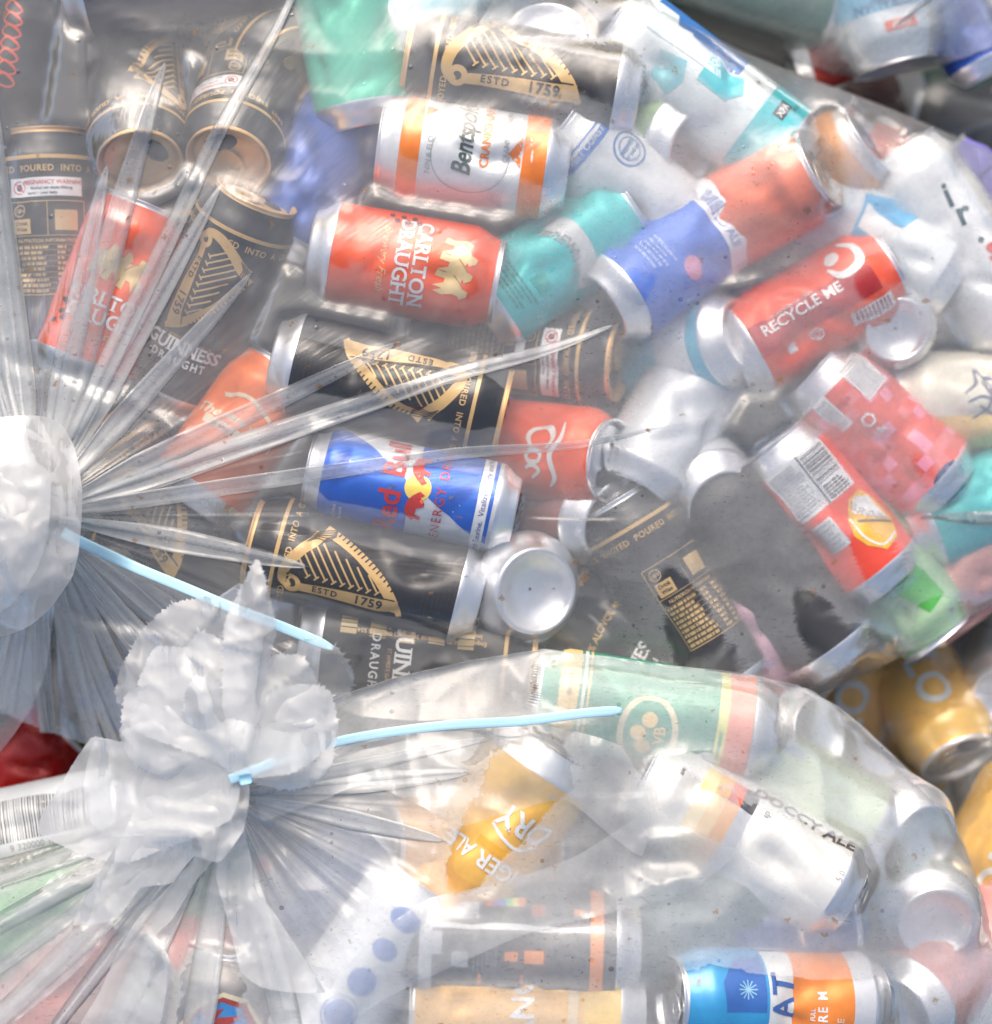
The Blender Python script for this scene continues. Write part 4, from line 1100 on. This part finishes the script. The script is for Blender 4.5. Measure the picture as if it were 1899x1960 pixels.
def grid_mesh(name, P, mat, parent, closed, cling, polar, fog):
    """P: (n_u, n_r, 3)"""
    nu, nr = P.shape[:2]
    idx = np.arange(nu * nr).reshape(nu, nr)
    a = idx if not closed else np.concatenate([idx, idx[:1]], 0)
    q = np.stack([a[:-1, :-1], a[1:, :-1], a[1:, 1:], a[:-1, 1:]], -1).reshape(-1, 4)
    me = bpy.data.meshes.new(name)
    me.vertices.add(nu * nr); me.vertices.foreach_set('co', P.astype(np.float32).ravel())
    me.loops.add(q.size); me.loops.foreach_set('vertex_index', q.astype(np.int32).ravel())
    me.polygons.add(len(q)); me.polygons.foreach_set('loop_start', np.arange(0, q.size, 4, dtype=np.int32))
    me.polygons.foreach_set('use_smooth', np.ones(len(q), dtype=bool))
    me.update(calc_edges=True); me.validate()
    me.materials.append(mat)
    o = bpy.data.objects.new(name, me); col.objects.link(o); o.parent = parent
    add_attrs(o, cling, polar, fog)
    return o

def film(parent, mat, centre, outline, z, cl, gp, r0, nth, nr, folds, seed, ripple=.0022, edge_z=-.2, wrinkle=.0009, dist_fade=700, fold_w=(.02, .055), fold_r=(250, 950), foldlist=None, freq=7, fog=None):
    """the skin as a fan of rays from the gathered neck; pleats are real folds, three layers thick"""
    rn = np.random.RandomState(seed)
    cx, cy = centre
    base = np.linspace(0, 2 * math.pi, nth, endpoint=False)
    if foldlist is None:
        foldlist = []
        fk = np.sort(rn.uniform(0, 2 * math.pi, folds))
        for f in fk:
            q_ = rn.rand() ** 1.1; foldlist.append((f, fold_w[0] + (fold_w[1] - fold_w[0]) * q_, rn.uniform(fold_r[0], fold_r[1] - .4 * q_ * (fold_r[1] - fold_r[0])), rn.choice((-1, 1))))
    base = np.array([t for t in base if not any(f - 1e-4 <= t <= f + .0062 for f, *_q in foldlist)])
    cols = [(t, -1, 0.0, 0.0) for t in base]       # (theta, fold, shift in units of a, lift)
    for k, (f, a, rk, sg) in enumerate(foldlist):
        # path past the fold: out to +1, back to -1, on again
        seq = [(0, .3), (.35, .8), (.7, 1.4), (1.0, 1.8), (1.0, 1.6), (.5, 1.25), (0, 1.0), (-.5, .8), (-1.0, .6), (-1.0, .4), (-.6, .2), (-.25, .05)]
        if sg < 0: seq = [(s, 1.9 - l if l > .2 else l) for s, l in seq]
        for m, (s_, l_) in enumerate(seq):
            cols.append((f + .0005 * m, k, s_, l_))
    cols.sort(key=lambda c: c[0])
    th0 = np.array([c[0] for c in cols]); fi = np.array([c[1] for c in cols]); sh = np.array([c[2] for c in cols]); lf = np.array([c[3] for c in cols])
    aa = np.array([foldlist[k][1] if k >= 0 else 0 for k in fi]); rk = np.array([foldlist[k][2] if k >= 0 else 1 for k in fi])
    Rout = ray_poly(cx, cy, th0, outline)
    t = np.linspace(0, 1, nr) ** 1.12
    r = r0 + t[None, :] * (Rout[:, None] - r0)
    amp = np.minimum(aa[:, None] * 1000 / (r + 40), .11) * np.clip((rk[:, None] - r) / (.75 * rk[:, None]), 0, 1) ** .45
    bend = .012 * noise2(th0[:, None] * 2 + 5, r / 260, seed + 3)           # pleats wander a little
    th = th0[:, None] + sh[:, None] * amp + bend * sstep(80, 500, r)
    px = cx + np.cos(th) * r; py = cy - np.sin(th) * r
    # keep the rim on the outline
    zz = samp(z, px, py)
    g = samp(gp, px, py)
    env = np.exp(-r / dist_fade)
    loose = sstep(.0003, .005, g)
    rip = ridge(th * freq, r / 520, seed + 7, 2) * ripple * env * 1.2 + ridge(th * freq * 2.4, r / 800, seed + 9, 2) * ripple * .3 * env
    wr = ridge(px / 150, py / 150, seed + 11, 2) * wrinkle * 1.6
    zz = zz + (rip + wr) * (.15 + .85 * loose) * sstep(0, 60, r - r0 + 30) + .0006
    zz = zz + lf[:, None] * .0008 * np.clip(amp * r / 8, 0, 1)
    c = samp(cl, px, py)
    c = np.where((lf[:, None] > .3) & (lf[:, None] < 1.7) & (amp * r > 3), c * .35, c)
    P = at_np(px, py, zz)
    # side wall down to the ground, tucked under a little
    rows = []
    zrim = zz[:, -1]
    for u in (.12, .35, .65, 1.0):
        k = 1 - .03 * u + .012 * math.sin(u * 3.1)
        zw = zrim * (1 - u) + (GZ + .002) * u
        rows.append(at_np(cx + (px[:, -1] - cx) * k, cy + (py[:, -1] - cy) * k, zw))
    W = np.stack(rows, 1)
    P = np.concatenate([P, W], 1)
    c = np.concatenate([c, np.zeros((len(th0), 4))], 1)
    u_ = np.broadcast_to((th0[:, None] / (2 * math.pi)), px.shape)
    pol = np.stack([u_ * 6.0, r / 600, np.zeros_like(r)], -1)
    pol = np.concatenate([pol, np.repeat(pol[:, -1:], 4, 1)], 1)
    fg = np.ones_like(px) if fog is None else fog(px, py)
    fg = fg * np.where((np.abs(sh)[:, None] > .3) & (amp * r > 4), 1.45, 1.0)
    fg = np.concatenate([fg, np.repeat(fg[:, -1:], 4, 1)], 1)
    return grid_mesh('film', P, mat, parent, True, c.ravel(), pol.reshape(-1, 3), fg.ravel())

def wx_(X, a, seed, k=0):
    return X[:, k] + a * noise2(X[:, 0] / 70, X[:, 1] / 70, seed + 51 + k)

def sheet(name, outline, zf, mat, parent, spacing=9, crumple=.004, scale=70, seed=1, fringe=0.0, centre=None, edge_fade=0, octv=2, smooth=True, edges=True, fine=0.0):
    """a loose piece of film cut to an outline; zf(x, y) = height; crumple = size of its creases; fringe = torn edge"""
    rn = np.random.RandomState(seed)
    B_ = []
    n = len(outline)
    for i in range(n):        # Catmull-Rom round the outline
        p0, p1, p2, p3 = [np.array(outline[(i + k) % n][:2], float) for k in (-1, 0, 1, 2)]
        L = np.linalg.norm(p2 - p1); m = max(1, int(L / (spacing * (.35 if fringe else .8))))
        for k in range(m):
            u = k / m
            q = .5 * (2 * p1 + (p2 - p0) * u + (2 * p0 - 5 * p1 + 4 * p2 - p3) * u * u + (3 * p1 - p0 - 3 * p2 + p3) * u ** 3)
            q = .5 * q + .5 * (p1 * (1 - u) + p2 * u)
            B_.append(q)
    B_ = np.array(B_)
    if fringe:
        tang = np.roll(B_, -1, 0) - np.roll(B_, 1, 0); tang /= np.linalg.norm(tang, axis=1)[:, None] + 1e-9
        nrm = np.stack([tang[:, 1], -tang[:, 0]], 1)
        area = np.sum(B_[:, 0] * np.roll(B_[:, 1], -1) - B_[:, 1] * np.roll(B_[:, 0], -1))
        if area < 0: nrm = -nrm
        j = rn.uniform(-.4, .6, len(B_)) * fringe + (rn.rand(len(B_)) < .10) * rn.uniform(.6, 1.9, len(B_)) * fringe
        B_ = B_ + nrm * j[:, None]
    x0, y0 = B_.min(0); x1, y1 = B_.max(0)
    gx, gy = np.meshgrid(np.arange(x0, x1, spacing), np.arange(y0, y1, spacing))
    gx = gx + rn.uniform(-.3, .3, gx.shape) * spacing; gy = gy + rn.uniform(-.3, .3, gy.shape) * spacing
    ok = inside([tuple(b) for b in B_], gx, gy)
    I_ = np.stack([gx[ok], gy[ok]], -1)
    dmin = np.min(np.linalg.norm(I_[:, None, :] - B_[None, ::2, :], axis=2), axis=1)
    I_ = I_[dmin > spacing * .45]
    pts = [Vector(p) for p in np.concatenate([B_, I_])]
    vo, eo, fo, *_ = delaunay_2d_cdt(pts, [(i, (i + 1) % len(B_)) for i in range(len(B_))], [], 1, 1e-4)
    X = np.array([[v.x, v.y] for v in vo])
    zz = np.array([zf(x, y) for x, y in X])
    if centre:
        dx, dy = X[:, 0] - centre[0], centre[1] - X[:, 1]
        th = np.arctan2(dy, dx); r = np.hypot(dx, dy)
        cr = ridge(th * 620 / scale, r / 330, seed, octv) * .6 + .4 * ridge(X[:, 0] / scale, X[:, 1] / scale, seed + 5, octv)
    else:
        th = X[:, 0] / 400; r = X[:, 1]
        wx = X[:, 0] + 30 * noise2(X[:, 0] / 90, X[:, 1] / 90, seed + 31); wy = X[:, 1] + 30 * noise2(X[:, 0] / 90, X[:, 1] / 90, seed + 32)
        cr = ridge(wx / scale, wy / scale * .8, seed, octv)
    if fine: cr = cr + fine * ridge(wx_(X, 22, seed) / 46, wx_(X, 22, seed + 9, 1) / 46, seed + 17, 2)
    zz = zz + crumple * cr
    P = at_np(X[:, 0], X[:, 1], zz)
    o = mesh_obj(name, P, fo, mat, parent, smooth=smooth)
    add_attrs(o, np.zeros(len(X)), np.stack([th, r / 600, 0 * r], -1))
    return o

def lip(name, pts, zf, w, mat, parent, seed=3):
    """a rolled or doubled edge of film: thin tube along a line"""
    P = [np.array(p, float) for p in pts]
    Q = []
    for i in range(len(P) - 1):
        p0, p1, p2, p3 = P[max(i - 1, 0)], P[i], P[i + 1], P[min(i + 2, len(P) - 1)]
        for k in range(8):
            u = k / 8
            Q.append(.5 * (2 * p1 + (p2 - p0) * u + (2 * p0 - 5 * p1 + 4 * p2 - p3) * u * u + (3 * p1 - p0 - 3 * p2 + p3) * u ** 3))
    Q.append(P[-1])
    V, F = [], []
    for i, q in enumerate(Q):
        t_ = Q[min(i + 1, len(Q) - 1)] - Q[max(i - 1, 0)]; t_ = t_ / (np.linalg.norm(t_) + 1e-9); nn = np.array([-t_[1], t_[0]])
        ww = w * min(1, .3 + 3 * min(i, len(Q) - 1 - i) / len(Q))
        for k in range(6):
            a = 2 * math.pi * k / 6
            p = q + nn * ww * math.cos(a)
            v = at(p[0], p[1], zf(p[0], p[1]) + ww * S * math.sin(a)); V.append(v)
        if i:
            for k in range(6):
                F.append(((i - 1) * 6 + k, (i - 1) * 6 + (k + 1) % 6, i * 6 + (k + 1) % 6, i * 6 + k))
    return mesh_obj(name, V, F, mat, parent)

def cans_of(k): return [c for c in ALLCANS if c['bag'] == k]

# --- outlines in the picture
OUT_A = [(-400, -380), (700, -400), (1100, -120), (1236, -20), (1262, 12), (1400, 82), (1560, 150), (1700, 208), (1899, 290), (2100, 400), (2300, 600), (2320, 800), (2150, 1060),
         (1899, 1172), (1800, 1228), (1700, 1272), (1530, 1346), (1350, 1400), (1000, 1500), (640, 1540), (330, 1500), (205, 1440), (120, 1410), (40, 1380), (-60, 1330), (-400, 1300), (-410, 500)]
OUT_B = [(560, 1398), (640, 1336), (760, 1296), (900, 1262), (1040, 1238), (1170, 1252), (1300, 1276), (1440, 1300), (1530, 1322), (1600, 1360), (1650, 1400), (1740, 1490), (1818, 1558), (1850, 1640), (1880, 1720),
         (1902, 1800), (1935, 1900), (1980, 2040), (2000, 2360), (-400, 2360), (-400, 1760), (-100, 1668), (0, 1636), (90, 1612), (190, 1590), (300, 1530), (420, 1450)]
OUT_C = [(1080, -400), (1200, -60), (1232, 2), (1300, 40), (1400, 84), (1520, 124), (1610, 150), (1680, 155), (1760, 142), (1840, 118), (1899, 98), (2100, 20), (2330, -100), (2330, -400)]
OUT_D = [(1500, 90), (1560, 150), (1640, 180), (1740, 232), (1830, 276), (1899, 306), (2330, 460), (2330, -200), (1700, -100)]
OUT_E = [(1480, 1330), (1700, 1250), (1899, 1150), (2330, 1000), (2330, 2360), (1900, 2360), (1860, 1800), (1780, 1560), (1640, 1430)]

big = empty('rubbish_bag', 'big clear plastic bag full of cans, gathered to a white knot at the left edge', 'rubbish bag', 'clear bags of cans', Matrix.Translation(at(900, 700, GZ)))
front = empty('rubbish_bag', 'milky plastic bag in front with frilly torn neck, light blue tie pointing right', 'rubbish bag', 'clear bags of cans', Matrix.Translation(at(1000, 1800, GZ)))
behind = empty('rubbish_bag', 'blurred bag in the top right corner with a blue and white can', 'rubbish bag', 'clear bags of cans', Matrix.Translation(at(1750, -60, GZ)))
lowest = empty('rubbish_bag', 'dark bag squeezed between the top right bag and the big bag', 'rubbish bag', 'clear bags of cans', Matrix.Translation(at(1900, 180, GZ)))
yellow = empty('rubbish_bag', 'shadowed bag of yellow cans at the lower right', 'rubbish bag', 'clear bags of cans', Matrix.Translation(at(2000, 1600, GZ)))
for o in (big, front, behind, lowest, yellow): bpy.context.view_layer.update()

def adopt(o, parent):
    o.parent = parent; o.matrix_parent_inverse = parent.matrix_world.inverted(); return o

NA, NB = (70, 985), (440, 1520)
ZA_, CLA, GPA = drape(cans_of('A'), OUT_A, lambda X, Y: -.055 - .000062 * np.maximum(0, X - 950) - .00003 * np.maximum(0, 420 - Y) - .00012 * np.maximum(0, 300 - X), [(NA[0], NA[1], 70, .004)])
ZB_, CLB, GPB = drape(cans_of('B'), OUT_B, lambda X, Y: .0 + .00004 * (Y - 1500) - .00012 * np.maximum(0, X - 1350) - .00010 * np.maximum(0, 400 - X), [(NB[0], NB[1], 60, .03)], under=np.where(inside(OUT_A, GXX, GYY), ZA_, -.5))
ZC_, CLC, GPC = drape(cans_of('C'), OUT_C, -.19, [])
ZD_, CLD, GPD = drape(cans_of('D'), OUT_D, -.33, [])
ZE_, CLE, GPE = drape(cans_of('E'), OUT_E, -.30, [])

adopt(film(None, FILM_A, NA, OUT_A, ZA_, CLA, GPA, 46, 1100, 300, 52, 21, fold_w=(.011, .040), fold_r=(420, 1500), ripple=.0008, fog=lambda x, y: (.86 + 1.0 * sstep(800, 1650, x - .25 * (y - 700)))), big)
PLB = [(R_(a), w, r, sg) for a, w, r, sg in ((-12, .03, 420, 1), (5, .035, 460, -1), (12, .02, 520, 1), (150, .02, 500, 1), (188, .03, 700, -1), (200, .025, 800, 1), (209, .03, 900, -1), (217, .02, 700, 1), (224, .032, 900, 1), (233, .026, 700, -1), (243, .04, 600, 1),
       (262, .05, 620, 1), (284, .055, 560, -1))]
adopt(film(None, FILM_B, NB, OUT_B, ZB_, CLB, GPB, 30, 900, 260, 0, 33, ripple=.0016, wrinkle=.0013, foldlist=[(f % (2 * math.pi), w, r, sg) for f, w, r, sg in PLB], freq=4,
           fog=lambda x, y: 1 + .3 * sstep(420, 60, x) * sstep(1500, 1700, y) - .35 * sstep(1780, 1880, y) * sstep(1200, 1300, x)), front)
adopt(film(None, FILM_C, (2180, -330), OUT_C, ZC_, CLC, GPC, 40, 500, 150, 12, 44, fold_w=(.008, .015), fold_r=(500, 1200)), behind)
adopt(film(None, FILM_D, (2250, 120), OUT_D, ZD_, CLD, GPD, 40, 300, 100, 6, 45, fold_w=(.005, .01)), lowest)
adopt(film(None, FILM_D, (2250, 1300), OUT_E, ZE_, CLE, GPE, 40, 500, 150, 10, 46, fold_w=(.006, .015), fold_r=(300, 700)), yellow)

# --- the big bag's gathered neck: the loose end folded over into a smooth white cap, its tail hanging below
def capz(x, y):
    return .050 - .030 * (((x - 10) / 160) ** 2 + ((y - 1000) / 220) ** 2)
adopt(sheet('gathered_neck', [(-120, 800), (-40, 802), (40, 795), (84, 797), (118, 812), (140, 850), (151, 890), (158, 950), (155, 1010), (150, 1060), (138, 1105), (100, 1160), (60, 1196), (20, 1214), (-60, 1230), (-160, 1180), (-200, 1000)],
      capz, NECK, None, spacing=7, crumple=.0042, scale=120, seed=5, fine=.2), big)
adopt(sheet('gathered_neck', [(-100, 810), (-20, 812), (50, 818), (92, 850), (98, 930), (92, 1020), (70, 1090), (20, 1160), (-60, 1190), (-160, 1100), (-150, 900)],
      lambda x, y: capz(x, y) + .006, NECK2, None, spacing=7, crumple=.004, scale=110, seed=6, fine=.2), big)
adopt(sheet('hanging_tail', [(-80, 1190), (10, 1200), (70, 1180), (104, 1150), (96, 1230), (84, 1300), (50, 1372), (0, 1440), (-60, 1470), (-120, 1400)],
      lambda x, y: .012 - .00012 * (y - 1180), FLAP, None, spacing=9, crumple=.003, scale=80, seed=8, centre=(40, 1000)), big)

# --- the front bag's neck: frilly torn film bunched above the tie
def petal(name, th, L, w, z0, z1, mat, seed, fringe=5, crumple=.0050, scale=135, tipw=.55, bend=0.0, root=(452, 1486)):
    """one tongue of the torn neck: from the tie outwards at angle th (degrees), L long, w half as wide at its widest"""
    c, q = math.cos(R_(th)), -math.sin(R_(th))
    prof = [(0, .16), (.12, .34), (.3, .72), (.5, .98), (.7, 1.0), (.86, tipw + .2), (.96, tipw * .6), (1.0, .08)]
    rn = random.Random(seed)
    pts = []
    for sgn, pr in ((1, prof), (-1, prof[::-1])):
        for u, k in pr:
            k *= rn.uniform(.86, 1.12); x = u * L; y = sgn * k * w + bend * u * u * L
            pts.append((root[0] + c * x - q * y, root[1] + q * x + c * y))
    def zf(x, y):
        u = ((x - root[0]) * c + (y - root[1]) * q) / L; v = (-(x - root[0]) * q + (y - root[1]) * c) / w
        return z0 + (z1 - z0) * math.sin(max(0, min(1, u)) * 1.9) / .946 - .006 * v * v + .0016 * math.sin(v * 4.2 + seed) * min(1, 2.5 * max(0, u))
    return adopt(sheet(name, pts, zf, mat, None, spacing=5, crumple=crumple, scale=scale, seed=seed, fringe=fringe, fine=.13), front)
fr = 'torn_frill'
adopt(sheet(fr, [(338, 1152), (300, 1178), (268, 1214), (240, 1260), (226, 1300), (222, 1330), (232, 1350), (300, 1370), (400, 1420), (470, 1400), (500, 1300), (470, 1200), (430, 1146), (390, 1144)],
      lambda x, y: .040 - .00006 * abs(x - 400), NECK2, None, spacing=7, crumple=.0035, scale=70, seed=12, fringe=6, fine=.2), front)
adopt(sheet(fr, [(640, 1236), (662, 1262), (678, 1290), (668, 1330), (650, 1350), (600, 1400), (520, 1420), (470, 1380), (500, 1280), (560, 1238), (600, 1222)],
      lambda x, y: .038 - .00006 * abs(x - 480), FLAP, None, spacing=7, crumple=.004, scale=55, seed=13, fringe=5, fine=.2), front)
petal(fr, 143, 262, 84, .044, .046, NECK, 31)
petal(fr, 122, 290, 78, .046, .050, NECK, 32)
petal(fr, 104, 285, 60, .048, .054, NECK, 33)
petal(fr, 62, 262, 78, .047, .053, NECK2, 34)
petal(fr, 42, 240, 74, .045, .050, NECK, 35)
petal(fr, 22, 205, 62, .044, .047, NECK, 36)
petal(fr, 160, 235, 50, .048, .052, NECK2, 37)
petal(fr, 84.5, 414, 47, .054, .066, NECK, 38, tipw=.42, scale=120)
petal(fr, 112, 205, 48, .056, .064, NECK, 39, scale=120)
adopt(sheet(fr, [(386, 1400), (300, 1352), (262, 1352), (250, 1392), (310, 1420), (400, 1452), (470, 1490), (560, 1478), (620, 1440), (640, 1400), (560, 1404), (500, 1392), (440, 1376)],
      lambda x, y: .066, NECK2, None, spacing=7, crumple=.006, scale=140, seed=17, fringe=3, fine=.15), front)
adopt(sheet('neck_flap', [(176, 1412), (232, 1420), (300, 1432), (352, 1440), (420, 1466), (458, 1500), (452, 1560), (400, 1592), (320, 1622), (250, 1650), (180, 1644), (104, 1612), (74, 1594), (80, 1560), (106, 1520), (136, 1468)],
      lambda x, y: .042 + .00004 * (x - 250), NECK, None, spacing=8, crumple=.004, scale=170, seed=18, fringe=1.5, fine=.16), front)
adopt(sheet('neck_flap', [(184, 1416), (300, 1434), (420, 1470), (460, 1510), (440, 1570), (360, 1600), (270, 1600), (200, 1600), (168, 1560), (160, 1500)],
      lambda x, y: .048 + .00004 * (x - 250), NECK2, None, spacing=8, crumple=.004, scale=150, seed=19, fine=.16), front)
adopt(sheet('gathered_neck', [(300, 1440), (400, 1452), (470, 1470), (478, 1520), (466, 1590), (420, 1650), (370, 1640), (330, 1690), (270, 1700), (220, 1760), (140, 1770), (190, 1670), (240, 1590)],
      lambda x, y: .058 - .00010 * max(0, 400 - x), NECK2, None, spacing=7, crumple=.005, scale=150, seed=20, fine=.15), front)

# --- big loose folds of the front bag
def onB(off): return lambda x, y: float(samp(ZB_, x, y)) + off
adopt(sheet('loose_fold', [(420, 1590), (462, 1570), (482, 1650), (486, 1700), (520, 1740), (560, 1800), (612, 1880), (622, 1900), (560, 1900), (500, 1890), (462, 1860), (446, 1800), (430, 1740), (414, 1680)],
      onB(.012), NECK2, None, spacing=8, crumple=.003, scale=60, seed=23, centre=NB), front)
adopt(sheet('loose_fold', [(410, 1570), (390, 1620), (330, 1690), (262, 1760), (222, 1830), (190, 1900), (140, 1990), (230, 1990), (300, 1980), (318, 1900), (322, 1830), (300, 1790), (330, 1760), (372, 1690), (412, 1640)],
      onB(.010), NECK2, None, spacing=8, crumple=.003, scale=60, seed=24, centre=NB), front)
adopt(sheet('loose_fold', [(490, 1510), (560, 1462), (640, 1432), (760, 1408), (900, 1394), (1040, 1390), (1120, 1404), (1190, 1430), (1232, 1500), (1246, 1560), (1230, 1640), (1170, 1600), (1080, 1530), (960, 1560), (880, 1580), (800, 1540), (700, 1500), (620, 1530), (540, 1560), (500, 1570)],
      onB(.008), FLAP, None, spacing=9, crumple=.0032, scale=120, seed=25), front)
adopt(sheet('loose_fold', [(180, 1590), (300, 1600), (400, 1610), (330, 1680), (220, 1790), (100, 1900), (-40, 2000), (-100, 1900), (0, 1780), (90, 1690)],
      onB(.009), FLAP, None, spacing=9, crumple=.003, scale=45, seed=26, centre=NB), front)
adopt(sheet('loose_fold', [(820, 1720), (960, 1690), (1100, 1640), (1230, 1560), (1400, 1500), (1420, 1620), (1330, 1700), (1200, 1740), (1000, 1790), (760, 1900), (620, 1980), (640, 1880), (720, 1790)],
      onB(.008), FLAP, None, spacing=9, crumple=.004, scale=120, seed=27), front)

# ------------------------------------------------------------------ the cable ties
TIE, tn, tl = newmat('light_blue_nylon')
tb = tn['Principled BSDF']; tb.inputs['Base Color'].default_value = (.47, .74, .86, 1); tb.inputs['Roughness'].default_value = .35
tb.inputs['Subsurface Weight'].default_value = .15; tb.inputs['Subsurface Radius'].default_value = (.004, .005, .006)
def tie(label, pts, w, head=None):
    """pts: (x, y, z) in the picture; a flat strap with rounded edges, tapering at its tip"""
    root = empty('cable_tie', label, 'cable tie', 'light blue cable ties', Matrix.Translation(at(*pts[0])))
    bpy.context.view_layer.update()
    P = [at(*p) for p in pts]; Q = []
    for i in range(len(P) - 1):
        p0, p1, p2, p3 = P[max(i - 1, 0)], P[i], P[i + 1], P[min(i + 2, len(P) - 1)]
        for k in range(12):
            u = k / 12
            Q.append(.5 * ((2 * p1) + (p2 - p0) * u + (2 * p0 - 5 * p1 + 4 * p2 - p3) * u * u + (3 * p1 - p0 - 3 * p2 + p3) * u ** 3))
    Q.append(P[-1]); n = len(Q)
    sec = [(-.5, -.25), (-.42, -.5), (0, -.55), (.42, -.5), (.5, -.25), (.5, .25), (.42, .5), (.1, .42), (-.1, .42), (-.42, .5), (-.5, .25)]
    V, F = [], []
    for i, q in enumerate(Q):
        t_ = (Q[min(i + 1, n - 1)] - Q[max(i - 1, 0)]).normalized(); s_ = t_.cross(Vector((0, 0, 1))).normalized(); up = s_.cross(t_)
        tip = min(1, (n - 1 - i) / 5 + .12) ** .5
        for a, b in sec: V.append(q + s_ * a * w * tip + up * b * .0017 * (.5 + .5 * tip))
        if i:
            m = len(sec)
            for k in range(m): F.append(((i - 1) * m + k, (i - 1) * m + (k + 1) % m, i * m + (k + 1) % m, i * m + k))
    F.append(tuple(range((n - 1) * len(sec), n * len(sec))))
    adopt(mesh_obj('strap', V, F, TIE), root)
    if head:
        (hx, hy, hz, ang, L) = head
        bm = bmesh.new()
        bmesh.ops.create_cube(bm, size=1)
        bmesh.ops.scale(bm, vec=(L, L * .8, .0045), verts=bm.verts)
        top = max(bm.faces, key=lambda f: f.calc_center_median().z)
        r_ = bmesh.ops.inset_region(bm, faces=[top], thickness=L * .2)
        bmesh.ops.translate(bm, vec=(0, 0, -.0035), verts=top.verts)
        bmesh.ops.bevel(bm, geom=bm.edges[:], offset=.0006, segments=2, affect='EDGES')
        bmesh.ops.rotate(bm, matrix=Matrix.Rotation(R_(ang), 3, 'Z'), verts=bm.verts)
        bmesh.ops.translate(bm, vec=at(hx, hy, hz), verts=bm.verts)
        me = bpy.data.meshes.new('head'); bm.to_mesh(me); bm.free(); me.materials.append(TIE)
        h = bpy.data.objects.new('head', me); col.objects.link(h); adopt(h, root)
    return root
zt = lambda x, y, o: float(samp(ZA_, x, y)) + o
tie('light blue cable tie running down from the big bag\'s knot to a round tip', [(120, 1018, .022), (152, 1036, .020), (250, 1082, zt(250, 1082, .012)), (360, 1128, max(.012, zt(360, 1128, .010))), (450, 1166, .026), (540, 1200, max(.012, zt(540, 1200, .010))), (638, 1241, max(.010, zt(638, 1241, .008)))], .0066)
zq = lambda x, y, o: float(samp(ZB_, x, y)) + o
tie('light blue cable tie pointing right from the front bag\'s frilly neck', [(440, 1492, .060), (520, 1462, .052), (630, 1424, zq(630, 1424, .012)), (730, 1404, zq(730, 1404, .0105)), (860, 1388, zq(860, 1388, .010)), (1000, 1380, zq(1000, 1380, .018)), (1110, 1366, zq(1110, 1366, .018)), (1191, 1359, zq(1191, 1359, .014))], .0060, head=(470, 1491, .074, 12, .0075))
